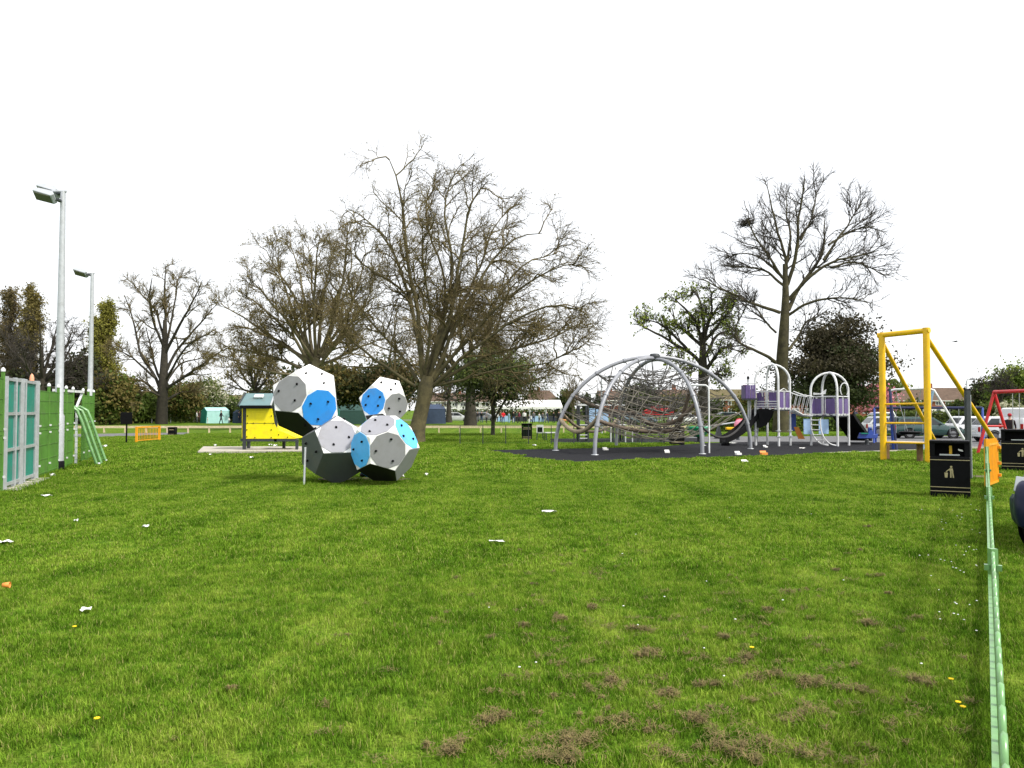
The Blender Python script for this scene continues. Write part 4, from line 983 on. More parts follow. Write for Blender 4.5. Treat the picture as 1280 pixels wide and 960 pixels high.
# silver and blue pyramid swing
q0, q1 = At(1113, 512, 38) * [1, 1, 0], At(1165, 512, 37) * [1, 1, 0]
t = thing('basket_swing', 'silver barred swing frame with blue legs seen through the yellow frame', 'swing', q0); u = q1 - q0; H_ = 2.85
MB().tube([(0, 0, H_ - .06), u * .1 + np.array([0, 0, H_]), u * .9 + np.array([0, 0, H_ + .04]), u + np.array([.1, 0, H_ - .05]), u + np.array([.35, -.05, H_ - .5]), u + np.array([1.45, -.6, .0])], .055, 8).build('frame', M['white_tube'], t)
MB().tube([(0, 0, H_), (.25, .3, 0)], .07, 8).build('leg', M['blue_paint'], t); MB().tube([(-.02, 0, H_), (-.02, -.6, 0)], .06, 8).build('leg', M['navy_paint'], t)
MB().tube([u + np.array([.05, 0, H_ - .1]), u + np.array([-.15, .6, 0])], .06, 8).build('leg', M['pale_blue'], t)
MB().tube([u * .14 + np.array([0, 0, H_ - .1]), np.array([.9, .2, .85])], .02, 6).build('chain', M['galv'], t); MB().tube([u * .75 + np.array([0, 0, H_]), np.array([1.15, .2, .85])], .02, 6).build('chain', M['galv'], t)
MB().lathe([(.001, 0), (.42, 0), (.5, .1), (.46, .14), (.001, .06)], (1.02, .2, .72), 14).build('basket_seat', M['black'], t)
swing('swing_frame', 'red A-frame swing at the right edge behind the wide litter bin', At(1243, 512, 34) * [1, 1, 0], At(1300, 512, 31) * [1, 1, 0], 2.65, .75, M['red_paint'], M['red_paint'], 1, .075, M['red_paint'])
g = At(1083, 512, 43) * [1, 1, 0]; t = thing('spring_rocker', 'small blue and teal rocking toy beside the black slide', 'rocker', g)
MB().lathe([(.12, 0), (.12, .05), (.09, .1), (.12, .15), (.09, .2), (.12, .25), (.09, .3), (.001, .34)], n=10).build('spring', M['dark_steel'], t)
MB().prism([(-.5, -.06, .35), (.55, -.06, .35), (.6, -.06, .6), (.35, -.06, .55), (.25, -.06, .95), (.1, -.06, .95), (.05, -.06, .6), (-.4, -.06, .65)], (0, .12, 0)).build('body', M['blue_paint'], t, bevel=.02)
MB().tube([(.18, -.25, .85), (.18, .25, .85)], .025, 6).build('handle', M['dark_steel'], t); MB().box((-.15, 0, .62), (.4, .3, .05)).build('seat', M['teal'], t)

# ------------------------------------------------------------------ play kit seen through and behind the dome
g = G(737, 552); t = thing('climbing_tower', 'dark play tower with pale blue panels behind the left of the rope dome', 'climbing frame', g); s2 = g[1] / F
for x in (-.62, -.1, 1.4, 2.0):
    for y in (0, 1.2): MB().tube([(x, y, 0), (x, y, 2.15)], .06, 8).build('post', M['dark_steel'], t)
MB().box((.7, .6, .95), (2.7, 1.3, .09)).build('platform', M['dark_steel'], t)
MB().box((.7, .02, 2.18), (2.8, .1, .1)).build('beam', M['white_tube'], t)
for x in (.15, .55, .95): MB().box((x, -.03, 1.5), (.34, .04, .95)).build('panel', M['pale_blue'], t)
for k in range(5): MB().box((-.36, -.02, .2 + .2 * k), (.46, .08, .05)).build('rung', M['white_tube'], t)
MB().prism([(2.0, .2, .95), (2.0, 1.0, .95), (3.3, 1.0, .1), (3.3, .2, .1)], (0, 0, .06)).build('slide', M['navy_paint'], t)
g = G(770, 553); t = thing('hoop_frame', 'silver low bar frame on the far black surfacing', 'play frame', g)
for x in (-.3, 0, .55, .95): MB().tube([(x, 0, 0), (x, 0, 1.0 if x < .5 else .75)], .035, 6).build('post', M['white_tube'], t)
MB().tube([(-.3, 0, 1.0), (.95, 0, 1.02)], .03, 6).build('bar', M['white_tube'], t)
def park_bench(label, g, w, m):
    t = thing('park_bench', label, 'bench', g, 0, 'benches behind the rope dome')
    for k in range(3): MB().box((0, -.15 + .15 * k, .45), (w, .12, .04)).build('slat', m, t)
    for k in range(2): MB().box((0, .25, .62 + .16 * k), (w, .04, .12)).build('back_slat', m, t)
    for x in (-w * .42, w * .42): MB().box((x, .0, .22), (.06, .45, .44)).build('leg', m, t); MB().box((x, .27, .45), (.06, .05, .85)).build('leg', m, t)
park_bench('dark metal park bench seen under the rope net of the dome', G(812, 554), 1.5, M['dark_steel'])
def square_bin(name, label, g, w, d, h, emblem=True, rz=0, group='litter bins'):
    t = thing(name, label, 'litter bin', g, rz, group)
    MB().box((0, 0, h * .37), (w, d, h * .70)).build('body', M['black'], t, bevel=.02)
    MB().box((0, 0, .02), (w * .98, d * .98, .04)).build('base', M['black'], t)
    MB().box((0, d * .36, h * .84), (w, d * .28, h * .24)).build('back_panel', M['black'], t)
    for s in (-1, 1): MB().box((s * (w / 2 - .05), -.06 * d, h * .84), (.10, d * .84, h * .24)).build('side_panel', M['black'], t)
    MB().box((0, 0, h * .975), (w * 1.01, d * 1.01, h * .05)).build('lid', M['black'], t, bevel=.015)
    MB().box((0, -d * .1, h * .725), (w * .99, d * .6, .02)).build('ledge', M['black'], t)
    y = -d / 2 - .004
    for z in (.195, .125): MB().box((0, y, h * z), (w * .99, .008, .014)).build('gold_band', M['gold'], t)
    MB().box((0, y, h * .665), (w * .99, .008, .014)).build('gold_band', M['gold'], t)
    MB().box((0, y - .002, h * .755), (w * .50, .012, .03)).build('ash_strip', M['galv'], t)
    if emblem:                               # tidy man: figure dropping litter in a basket
        e = MB(); k = h * .085; cx, cz = 0.0, h * .45
        def P(pts): e.prism([(cx + u * k, y - .002, cz + v * k) for u, v in pts], (0, .006, 0))
        P([(.25 + .22 * math.cos(a), 1.15 + .22 * math.sin(a)) for a in np.arange(10) * .628])
        P([(.0, .85), (.5, .85), (.62, .1), (.42, .1), (.40, .35), (.1, .35), (.05, .1), (-.08, .45)]); P([(.05, .3), (.32, .3), (.28, -1.05), (.02, -1.05)]); P([(.36, .3), (.55, .3), (.75, -1.05), (.5, -1.05)])
        P([(-.05, .8), (.1, .65), (-.5, .2), (-.6, .35)]); P([(-1.0, -.05), (-.35, -.05), (-.45, -1.05), (-.9, -1.05)])
        P([(-.62 + .12 * math.cos(a), .14 + .12 * math.sin(a)) for a in np.arange(6) * 1.047])
        e.build('tidy_man_emblem', M['gold'], t)
    return t
g = G(1188, 621.5)
nb = square_bin('litter_bin', 'black litter bin with gold bands and tidy man emblem, nearest by the green fence', g, .76, .62, 1.235, True, R(-29))
MB().box((.02, -.1, 1.02), (.055, .055, .20)).build('yellow_insert', M['yellow'], nb); MB().prism([(.16, -.2, 1.06), (.24, -.2, 1.04), (.26, -.2, 1.0), (.17, -.2, 1.02)], (0, .02, 0)).build('litter_scrap', M['paper'], nb)
wide = square_bin('litter_bin', 'wide black litter bin at the right edge behind the orange gate', G(1277, 589), 1.05, .65, 1.29, True, R(-31))
square_bin('litter_bin', 'black litter bin with white edging behind the rope dome', G(846, 555.8), .72, .6, .95, True)
g = G(871, 552.5); t = thing('spinner_bowl', 'green plastic spinning bowl behind the rope dome', 'spinner', g)
MB().lathe([(.001, .55), (.25, .56), (.5, .72), (.68, 1.0), (.74, 1.05), (.70, .95), (.5, .6), (.25, .45), (.001, .42)], (.1, 0, -.15), 18).build('bowl', M['green_plastic'], t); MB().tube([(.1, 0, 0), (.1, 0, .32)], .08, 8).build('pivot', M['dark_steel'], t)
g = At(823, 512, 74) * [1, 1, 0]; t = thing('red_canopy', 'red canopy on thin legs seen through the rope dome', 'canopy', g)
MB().lathe([(.001, 2.3), (.7, 2.15), (1.45, 1.75), (1.5, 1.4), (1.44, 1.4), (1.38, 1.7), (.001, 2.2)], (0, 0, 0), 8, smooth=False).build('canopy', M['red_canvas'], t)
for x in (-1.2, 1.2): MB().tube([(x, 0, 0), (x, 0, 1.7)], .04, 6).build('leg', M['white_tube'], t)
g = At(895, 512, 52) * [1, 1, 0]; t = thing('seesaw', 'long metal seesaw with a red seat end behind the dome', 'seesaw', g)
MB().tube([(-1.1, 0, .72), (1.6, 0, 1.12)], .05, 8).build('plank', M['galv'], t); MB().prism([(-.1, -.2, 0), (.4, -.2, 0), (.15, -.2, .9)], (0, .4, 0)).build('stand', M['dark_steel'], t)
MB().ball((1.55, 0, 1.2), .22, 8, (1.3, 1, .6)).build('seat', M['red_paint'], t); MB().ball((-1.0, 0, .8), .18, 8, (1.3, 1, .6)).build('seat', M['green_plastic'], t)
g = At(922, 512, 50) * [1, 1, 0]; t = thing('spring_rocker', 'pink and yellow rocking toy beside the left slide', 'rocker', g)
MB().lathe([(.12, 0), (.12, .05), (.09, .1), (.12, .15), (.09, .2), (.12, .25), (.09, .3), (.001, .4)], n=10).build('spring', M['dark_steel'], t)
MB().lathe([(.001, -.06), (.3, -.06), (.34, 0), (.3, .06), (.001, .06)], (.1, 0, .95), 14, 'y').build('body', mat('pink_toy', (.7, .25, .35)), t); MB().box((-.35, 0, .72), (.8, .3, .16)).build('seat', M['yellow'], t, bevel=.03)

# ------------------------------------------------------------------ green bow top fence beside the viewer, orange gate
fd = np.array([G(1232.5, 606)[0], G(1232.5, 606)[1], 0]); fl_ = np.linalg.norm(fd); fu = fd / fl_; fn = np.array([fu[1], -fu[0], 0])
offv = fn * .030
def BF(s, z, o=0.0): return fu * s + offv + fn * o + np.array([0, 0, z])
ends = [1.25, 5.92, 10.6, 15.3, fl_ - 1.35]
base = BF(ends[0], 0)
fence = thing('bow_top_fence', 'pale green bow topped metal fence running away along the right edge', 'fence', base)
TOP = 1.0
nb_ = 0
for a, b in zip(ends[:-1], ends[1:]):
    MB().beam(BF(a, 0) - base, BF(a, TOP + .02) - base, .042, .042).build('post', M['rail_green'], fence)
    for z in (TOP - .16, .14):
        MB().beam(BF(a + .035, z, -.012) - base, BF(b - .035, z, -.012) - base, .032, .040).build('rail', M['rail_green'], fence)
    for o in (-.034, .034): MB().box(BF(a, TOP - .1, o) - base, (.04, .03, .035), rz=math.atan2(fu[1], fu[0])).build('clamp', M['rail_green'], fence)
    n = int(round((b - a - .1) / .225)); st = (b - a - .1) / n; hoop_me = None
    for i in range(n):
        s0 = a + .05 + i * st; w = st * .56; P = [(s0 + st * .24, .08), (s0 + st * .24, TOP - .06)] + [(s0 + st * .24 + w / 2 - w / 2 * math.cos(q), TOP - .06 + .075 * math.sin(q)) for q in np.linspace(.4, math.pi - .4, 7)] + [(s0 + st * .24 + w, TOP - .06), (s0 + st * .24 + w, .08)]
        MB().tube([BF(s, z) - base for s, z in P], .0115, 6).build('hoop', M['rail_green'], fence)
MB().beam(BF(ends[-1], 0) - base, BF(ends[-1], TOP + .02) - base, .06, .06).build('post', M['rail_green'], fence)
base = BF(fl_ - 1.2, 0); t = thing('orange_gate', 'open orange barred gate with prongs on top at the end of the green fence', 'gate', base)
th = math.atan2(fu[1], fu[0]) - R(9.5); gu = np.array([math.cos(th), math.sin(th), 0]); Lg = 1.25
MB().beam((0, 0, 0), (0, 0, 1.2), .09, .09).build('post', M['orange'], t)
for k in (0, 1): MB().beam(gu * (.08 + k * Lg) + np.array([0, 0, .08]), gu * (.08 + k * Lg) + np.array([0, 0, 1.12]), .05, .05).build('stile', M['orange'], t)
for z in (.10, 1.05): MB().beam(gu * .1 + np.array([0, 0, z]), gu * (.06 + Lg) + np.array([0, 0, z]), .05, .05).build('rail', M['orange'], t)
for k in range(15): f = .14 + (Lg - .12) * k / 14; MB().beam(gu * f + np.array([0, 0, .12]), gu * f + np.array([0, 0, 1.19 if k % 2 else 1.16]), .022, .03).build('bar', M['orange'], t)
gn = np.array([gu[1], -gu[0], 0])
for z in (.25, .55, .95): MB().box(gu * (.1 + Lg) + gn * .04 + np.array([0, 0, z]), (.12, .09, .07), rz=th).build('hinge', M['orange'], t)
MB().prism([gu * .12 + gn * -.012 + np.array([0, 0, .13]), gu * (.05 + Lg) + gn * -.012 + np.array([0, 0, .13]), gu * (.05 + Lg) + gn * -.012 + np.array([0, 0, 1.03]), gu * .12 + gn * -.012 + np.array([0, 0, 1.03])], gn * .008).build('sheet', M['orange'], t)

# ------------------------------------------------------------------ cars
def car(label, col, loc, rz, L=4.1, W=1.70, H=1.45, kind='hatch', group='cars parked beyond the playground', name='parked_car', pm=None):
    t = thing(name, label, 'car' if kind != 'van' else 'van', loc, rz, group); p = pm or paint(name + '_paint', col); k = H / 1.45
    if kind == 'van': low = [(-.5, .95, .86), (-.49, 1.05, .96), (-.2, 1.1, 1), (.22, 1.05, 1), (.30, 1.0, 1), (.42, .88, .97), (.485, .7, .9), (.5, .52, .8)]; gh = (-.485, .36, -.475, .20, 2.0)
    elif kind == 'estate': low = [(-.5, .72, .84), (-.49, .86, .94), (-.2, .92, 1), (.1, .90, 1), (.2, .88, 1), (.36, .80, .98), (.47, .66, .92), (.5, .5, .8)]; gh = (-.475, .23, -.43, .06, H)
    else: low = [(-.5, .74, .84), (-.485, .92, .95), (-.2, .96, 1), (.12, .93, 1), (.22, .92, 1), (.38, .82, .98), (.47, .68, .92), (.5, .5, .80)]; gh = (-.47, .27, -.36, .06, H)
    mb = MB(); vs = []; hw = W / 2
    for u, zt, wf in low:
        x = u * L; w_ = hw * wf; zb = .30 if abs(u) > .42 else .22
        vs += [(x, -w_ * .93, zb), (x, -w_, zb + .18), (x, -w_, (zb + zt * k) / 2 + .08), (x, -w_ * .95, zt * k), (x, -w_ * .6, zt * k + .02), (x, w_ * .6, zt * k + .02), (x, w_ * .95, zt * k), (x, w_, (zb + zt * k) / 2 + .08), (x, w_, zb + .18), (x, w_ * .93, zb)]
    n = 10; fs = [(i * n + j, i * n + (j + 1) % n, (i + 1) * n + (j + 1) % n, (i + 1) * n + j) for i in range(len(low) - 1) for j in range(n)] + [tuple(range(n - 1, -1, -1)), tuple(range(len(vs) - n, len(vs)))]
    mb.add(vs, fs, True)
    xa, xb, xc, xd, zt = gh; zb = .88 * k; wb, wt = hw * .94, hw * .76 if kind != 'van' else hw * .88
    A = [(xa * L, zb), (xc * L, zt - .04), (xc * L + .12, zt), (xd * L - .2, zt), (xd * L, zt - .05), (xb * L, zb)]
    def wz(z): return wb + (wt - wb) * (z - zb) / (zt - zb)
    v2 = [(x, -wz(z), z) for x, z in A] + [(x, wz(z), z) for x, z in A]; m_ = len(A)
    mb.add(v2, [(i, (i + 1) % m_, m_ + (i + 1) % m_, m_ + i) for i in range(m_)] + [tuple(range(m_ - 1, -1, -1)), tuple(range(m_, 2 * m_))], False)
    body = mb.build('body', p, t); bv = body.modifiers.new('bevel', 'BEVEL'); bv.width = .05; bv.segments = 2; bv.limit_method = 'ANGLE'; bv.angle_limit = R(35)
    def pane(pts, e): MB().prism(pts, e).build('window', M['car_glass'], t)
    zl0, zh0 = zb + .05, zt - .12
    ax = lambda z: xa * L + (xc - xa) * L * (z - zb) / (zt - .04 - zb); bx = lambda z: xb * L + (xd - xb) * L * (z - zb) / (zt - .05 - zb)
    for s in (-1, 1):
        y = lambda z: s * (wz(z) + .006)
        xs = [(ax(zl0) + .12, ax(zh0) + .16), (-.12 * L, -.12 * L)] if kind != 'estate' else [(ax(zl0) + .1, ax(zh0) + .1), (-.24 * L, -.24 * L)]
        cuts = [xs[0], (-.13 * L, -.13 * L), (bx(zl0) - .18, bx(zh0) - .14)] if kind == 'hatch' else [xs[0], (-.26 * L, -.26 * L), (-.05 * L, -.05 * L), (bx(zl0) - .18, bx(zh0) - .14)]
        if kind == 'van': cuts = [(.02 * L, .02 * L), (bx(zl0) - .2, bx(zh0) - .12)]
        for (l0, l1), (r0, r1) in zip(cuts[:-1], cuts[1:]):
            pane([(l0 + .03, y(zl0), zl0), (r0 - .03, y(zl0), zl0), (r1 - .03, y(zh0), zh0), (l1 + .03, y(zh0), zh0)], (0, s * .012, 0))
    f = lambda z, w_: [(bx(z) + .01, -wz(z) * w_, z), (bx(z) + .01, wz(z) * w_, z)]
    a_, b_ = f(zl0, .88), f(zh0 + .02, .88); pane([a_[0], a_[1], b_[1], b_[0]], (.012, 0, .008))
    if kind != 'van':
        f = lambda z, w_: [(ax(z) - .01, -wz(z) * w_, z), (ax(z) - .01, wz(z) * w_, z)]
        a_, b_ = f(zl0 + .05, .84), f(zh0, .84); pane([a_[0], a_[1], b_[1], b_[0]], (-.012, 0, .006))
    for x in (-.31 * L, .31 * L):
        for s in (-1, 1):
            wh = MB().lathe([(.001, -.09), (.31, -.09), (.31, .09), (.001, .09)], (x, s * (hw - .07), .31), 18, 'y', False).build('wheel', M['tyre'], t)
            MB().lathe([(.001, 0), (.20, 0), (.20, s * .012), (.001, s * .02)], (x, s * (hw + .021), .31), 14, 'y', False).build('rim', M['rim'], wh)
            MB().lathe([(.33, 0), (.39, 0), (.39, s * .02), (.33, s * .02)], (x, s * (hw - .005), .33), 18, 'y', False).build('wheel_arch', M['black'], t)
    for s in (-1, 1):
        MB().prism([(L * .474, s * hw * .46, .585 * k), (L * .464, s * hw * .90, .60 * k), (L * .420, s * hw * .96, .75 * k), (L * .437, s * hw * .56, .735 * k)], (.03, s * .005, .022)).build('headlight', M['lamp_glass'], t, bevel=.012)
        MB().box((-L * .497, s * hw * .80, .72 * k), (.05, hw * .22, .28)).build('tail_light', M['tail_red'], t)
        MB().ball((bx(zl0) - .35, s * (hw + .06), zl0 + .06), .1, 8, (.7, 1, .7)).build('mirror', p, t)
        MB().lathe([(.001, 0), (.07, 0), (.07, .02), (.001, .03)], (L * .492, s * hw * .62, .40), 10, 'x').build('fog_light', M['lamp_glass'], t)
    mb = MB(); vs = []
    for z, g_ in ((.25, .0), (.30, .03), (.44, .045), (.52, .045), (.57, .02)):
        for q in (-1, -.92, -.7, -.35, 0, .35, .7, .92, 1): vs.append((L * (.512 - .085 * abs(q) ** 3) + g_ - .02, q * (hw * 1.0 + g_), z * k))
    mb.add(vs, [(i * 9 + j, i * 9 + j + 1, i * 9 + 10 + j, i * 9 + 9 + j) for i in range(4) for j in range(8)], True); bm_ = mb.build('bumper', p, t); so = bm_.modifiers.new('solid', 'SOLIDIFY'); so.thickness = .06; so.offset = -1
    MB().box((L * .5 + .008, 0, .62 * k), (.05, hw * .8, .13)).build('grille', M['black'], t); MB().box((L * .5 + .025, 0, .34 * k), (.05, hw * 1.1, .09)).build('air_intake', M['black'], t)
    MB().box((L * .5 + .098, 0, .47 * k), (.015, .52, .11)).build('number_plate', M['plate'], t); MB().box((-L * .5 - .01, 0, .62 * k), (.02, .52, .11)).build('number_plate', M['plate'], t)
    MB().box((-L * .5, 0, .42), (.10, W * .9, .2)).build('bumper', p, t, bevel=.03)
    return t
dv = np.array([0, 0, 0]); P_ = lambda x, d: At(x, 512, d) * [1, 1, 0]
car('dark navy car nosing in from the right edge beyond the green fence', (.008, .012, .06), np.array([8.98, 11.25, 0]), R(-149), L=4.2, W=1.82, H=1.86, group=None, pm=mat('navy_car_paint', (.004, .006, .035), .35, .05, 2, spec=.3))
car('dark green estate car parked side-on behind the yellow frame', (.012, .05, .045), P_(1155, 53), 0, 4.6, 1.75, 1.42, 'estate')
car('white hatchback parked behind the dark grey post', (.72, .73, .74), P_(1222, 54), R(3), 4.0, 1.7, 1.45)
car('silver white hatchback beyond the red swing', (.66, .68, .70), P_(1262, 47), R(-6), 4.1, 1.72, 1.5)
car('white van at the right edge behind the wide litter bin', (.78, .78, .78), P_(1312, 44), R(8), 4.8, 1.9, 2.0, 'van')
car('pale grey car just left of the white hatchback, partly behind the frame', (.50, .52, .52), P_(1115, 58), R(-4), 4.1, 1.7, 1.42)
car('white people carrier parked by the pink blossom tree', (.74, .75, .76), P_(1094, 92), R(176), 4.4, 1.8, 1.6, 'estate')
car('dark green car parked by the brick house behind the left slide', (.015, .05, .05), P_(916, 96), R(5), 4.3, 1.75, 1.6)
car('silver car parked in front of the white houses behind the bare tree', (.55, .56, .58), P_(571, 122), R(4), 4.3, 1.75, 1.5)
car('grey car parked beyond the crowd, left of the dark trunk', (.20, .21, .23), P_(606, 128), R(-4), 4.2, 1.75, 1.5)
car('white car seen past the rope dome near the red canopy', (.70, .71, .72), P_(858, 100), R(8), 4.2, 1.75, 1.5)
car('blue grey car seen through the middle of the rope dome', (.14, .20, .25), P_(800, 104), R(-3), 4.3, 1.75, 1.5)

# ------------------------------------------------------------------ people
POSES = {}
def pose_mesh(kind):
    """one continuous skinned body; material slots: 0 skin 1 top 2 trousers 3 shoes"""
    if kind in POSES: return POSES[kind]
    st = {'stand': (.09, -.02, .11, .02, .05, -.03), 'walk': (.30, -.26, .10, .12, -.20, .22), 'arms': (.08, .03, .14, .0, .25, .30)}[kind]
    fx, bx_, sp_, _, a1, a2 = st
    V = [(0, 0, .93), (0, 0, 1.12), (0, .01, 1.36), (0, .01, 1.47), (0, -.01, 1.54), (0, -.02, 1.64), (0, -.01, 1.73)]
    Rd = [.145, .135, .155, .065, .055, .095, .075]; Ed = [(i, i + 1) for i in range(6)]
    def chain(root, pts):
        p = root
        for q, r in pts: V.append(q); Rd.append(r); Ed.append((p, len(V) - 1)); p = len(V) - 1
    for s, f in ((-1, fx), (1, bx_)):
        chain(0, [((s * .10, -f * .1, .84), .095), ((s * sp_, -f * .55, .48), .065), ((s * sp_, -f * .8 + .05 * (f < 0), .10), .045), ((s * sp_, -f * .8 - .13, .035), .04)])
    for s, f in ((-1, a1), (1, a2)):
        chain(2, [((s * .19, 0, 1.38), .062), ((s * .25, -f * .35, 1.12), .046), ((s * .24, -f * .9 - .05, .90 + abs(f) * .35), .036), ((s * .235, -f * 1.0 - .08, .82 + abs(f) * .4), .036)])
    me = bpy.data.meshes.new('body'); me.from_pydata(V, Ed, []); o = bpy.data.objects.new('tmp_body', me); C.objects.link(o)
    sk = o.modifiers.new('skin', 'SKIN'); sk.use_smooth_shade = True
    for i, d in enumerate(me.skin_vertices[0].data): d.radius = (Rd[i] * (1.25 if i in (1, 2) else 1), Rd[i] * (.8 if i in (0, 1, 2) else 1)); d.use_root = i == 0
    ss = o.modifiers.new('sub', 'SUBSURF'); ss.levels = ss.render_levels = 1
    dg = bpy.context.evaluated_depsgraph_get(); m2 = bpy.data.meshes.new_from_object(o.evaluated_get(dg)); m2.name = 'body'
    bpy.data.objects.remove(o); m2.materials.clear()
    for _ in range(4): m2.materials.append(M['skin'])
    for p in m2.polygons:
        c = p.center; hand = abs(c.x) > .2 and c.z < .93 + (.2 if kind == 'arms' else .06) and c.z > .7
        p.material_index = 0 if c.z > 1.46 or (hand and abs(c.x) > .215) else (3 if c.z < .09 else (2 if c.z < .93 and abs(c.x) < .215 or c.z < .7 else 1))
    hb = MB(); hb.ball((0, .015, 1.685), .112, 10, (.95, 1.0, .88)); hm = hb.mesh('hair'); hm.materials.append(M['hair'])
    POSES[kind] = (m2, hm); return POSES[kind]
def person(label, loc, rz, kind, top, legs, h=1.72, hair=None, group='people gathered beyond the low rail'):
    t = thing('person', label, 'person', loc, rz, group); t.scale = (h / 1.78,) * 3; me, hm = pose_mesh(kind)
    o = link('body', me, None, t)
    for i, m_ in enumerate((M['skin'], cloth(top), cloth(legs), cloth((.02, .02, .02)))): o.material_slots[i].link = 'OBJECT'; o.material_slots[i].material = m_
    hr = link('hair', hm, None, t)
    if hair: hr.material_slots[0].link = 'OBJECT'; hr.material_slots[0].material = cloth(hair)
    return t
BLK, NVY, GRY, DEN, WHT, RED, PBL, MAR = (.012, .012, .014), (.015, .02, .05), (.12, .12, .13), (.05, .08, .16), (.75, .75, .75), (.60, .015, .025), (.30, .48, .60), (.10, .012, .03)
D_ = 110.0
for lb, x, dd, rz, kd, tp, lg, h in [
    ('person in a red top standing just right of the leafy bush trunk', 629, 0, .4, 'arms', RED, DEN, 1.78), ('person in pale blue beside the person in red', 636, 2, 2, 'stand', PBL, PBL, 1.6),
    ('person in black with denim trousers among the crowd right of the person in red', 642, -1, 3, 'stand', BLK, DEN, 1.76), ('person in a grey top and black trousers left of the leafy bush trunk', 608, 0, 1, 'stand', GRY, BLK, 1.75),
    ('person in black standing at the far left of the crowd by the dark trunk', 597, 3, .2, 'walk', BLK, GRY, 1.7), ('person in a maroon coat walking in the middle of the crowd', 649, 0, 4.2, 'walk', MAR, BLK, 1.74),
    ('person in a white top in front of the white awning', 655.5, 1, 3, 'stand', WHT, BLK, 1.8), ('person in black sitting low beside the person in white', 661, -2, 1, 'walk', BLK, WHT, 1.25),
    ('person in white and grey in the right half of the crowd', 674, 0, 2, 'stand', WHT, GRY, 1.55), ('person in navy coat and grey trousers facing away under the awning', 678.5, 0, 2.6, 'stand', GRY, NVY, 1.6),
    ('person in navy walking right of the white awning', 684, 1, 4.4, 'walk', NVY, DEN, 1.76), ('tall person in black standing alone left of the rope dome', 698.5, -8, 3.1, 'stand', BLK, BLK, 1.82),
    ('person in dark clothes crouched at the left of the crowd', 616, -3, 1.5, 'walk', NVY, WHT, 1.2), ('person in pale top between the bush trunk and the person in red', 621, 6, 0, 'stand', WHT, BLK, 1.68),
    ('person in black by the navy tent next to the large bare tree', 549, 2, 1.2, 'walk', BLK, WHT, 1.8), ('person in black close behind another by the navy tent', 553, 4, .5, 'stand', BLK, BLK, 1.74),
    ('person in white and black left of the teal tent', 246, 2, 2, 'stand', WHT, GRY, 1.75), ('person in a dark brown coat left of the teal tent', 249.5, 3, 1, 'stand', (.05, .025, .02), (.05, .03, .025), 1.8),
    ('person in black walking in front of the teal tent', 276.5, -6, 1.57, 'walk', BLK, BLK, 1.85), ('small child in white right of the teal tent', 286.5, -3, 1.57, 'walk', WHT, GRY, .9), ('small child in pale clothes left of the teal tent', 259.5, -3, 2, 'stand', (.55, .42, .3), WHT, .9),
    ('person in black at the right of the crowd near the tall person in black', 692, 3, 2.2, 'stand', BLK, NVY, 1.7), ('person in dark green behind the person in maroon', 646, 6, 1, 'stand', (.02, .05, .03), BLK, 1.74), ('person in grey and navy at the middle of the white awning', 667, 4, 3, 'stand', GRY, NVY, 1.72),
    ('person in black and denim left of the person in the grey top', 602, 4, 2.5, 'stand', BLK, DEN, 1.73), ('person in a brown coat right of the leafy bush trunk, behind the person in red', 626, 5, .8, 'walk', (.09, .05, .03), BLK, 1.76), ('person in white sitting low at the left part of the awning', 664, -3, 2, 'walk', WHT, BLK, 1.2),
    ('person in navy left of the yellow play house', 299, 0, 1.2, 'stand', NVY, NVY, 1.75)]:
    person(lb, P_(x, D_ + dd), rz, kd, tp, lg, h)
person('person in a dark coat with a red hood standing by the red swing', P_(1262, 40), 2.4, 'stand', (.02, .012, .015), BLK, 1.72, hair=(.35, .02, .03), group=None)
person('person in orange and purple sitting beyond the green estate car', P_(1147, 66), 1.2, 'stand', (.65, .18, .05), (.12, .04, .2), 1.45, group=None)
g = P_(707, 104); t = thing('dog', 'tan dog standing on the far grass left of the rope dome', 'dog', g, R(200))
mb = MB(); mb.tube([(-.42, 0, .50), (-.2, 0, .50), (.15, 0, .49), (.33, 0, .54), (.45, 0, .68), (.55, 0, .74), (.70, 0, .70)], [.08, .13, .15, .12, .08, .085, .04], 8); mb.tube([(-.42, 0, .52), (-.55, 0, .62), (-.66, 0, .66)], [.03, .025, .015], 5)
for x, s in ((-.3, -1), (-.3, 1), (.22, -1), (.22, 1)): mb.tube([(x, s * .08, .46), (x + (.04 if x > 0 else -.05), s * .08, .24), (x, s * .08, 0)], [.07, .045, .035], 6)
for s in (-1, 1): mb.tube([(.50, s * .05, .80), (.48, s * .08, .90)], [.03, .008], 4)
mb.build('body', cloth((.42, .2, .07)), t)

# ------------------------------------------------------------------ tents and stalls
def tent(label, xc, d, w, hw_, he, hr, m_front, m_side, rz=0, group='tents beyond the low rail'):
    t = thing('tent', label, 'tent', P_(xc, d), rz, group); a, b = w / 2, hw_ / 2
    MB().prism([(-a, -b, 0), (-a, b, 0), (-a * .92, b, he), (-a * .92, 0, hr), (-a * .92, -b, he)], (.04, 0, 0)).build('end_wall', m_front, t)
    MB().prism([(a, -b, 0), (a, b, 0), (a * .92, b, he), (a * .92, 0, hr), (a * .92, -b, he)], (-.04, 0, 0)).build('end_wall', m_front, t)
    for s in (-1, 1):
        MB().prism([(-a, s * b, 0), (a, s * b, 0), (a * .92, s * b * .98, he), (-a * .92, s * b * .98, he)], (0, -s * .03, 0)).build('side_wall', m_side, t)
        MB().prism([(-a * .96, s * b, he - .05), (a * .96, s * b, he - .05), (a * .9, 0, hr + .03), (-a * .9, 0, hr + .03)], (0, 0, .03)).build('roof_sheet', m_side, t)
    return t
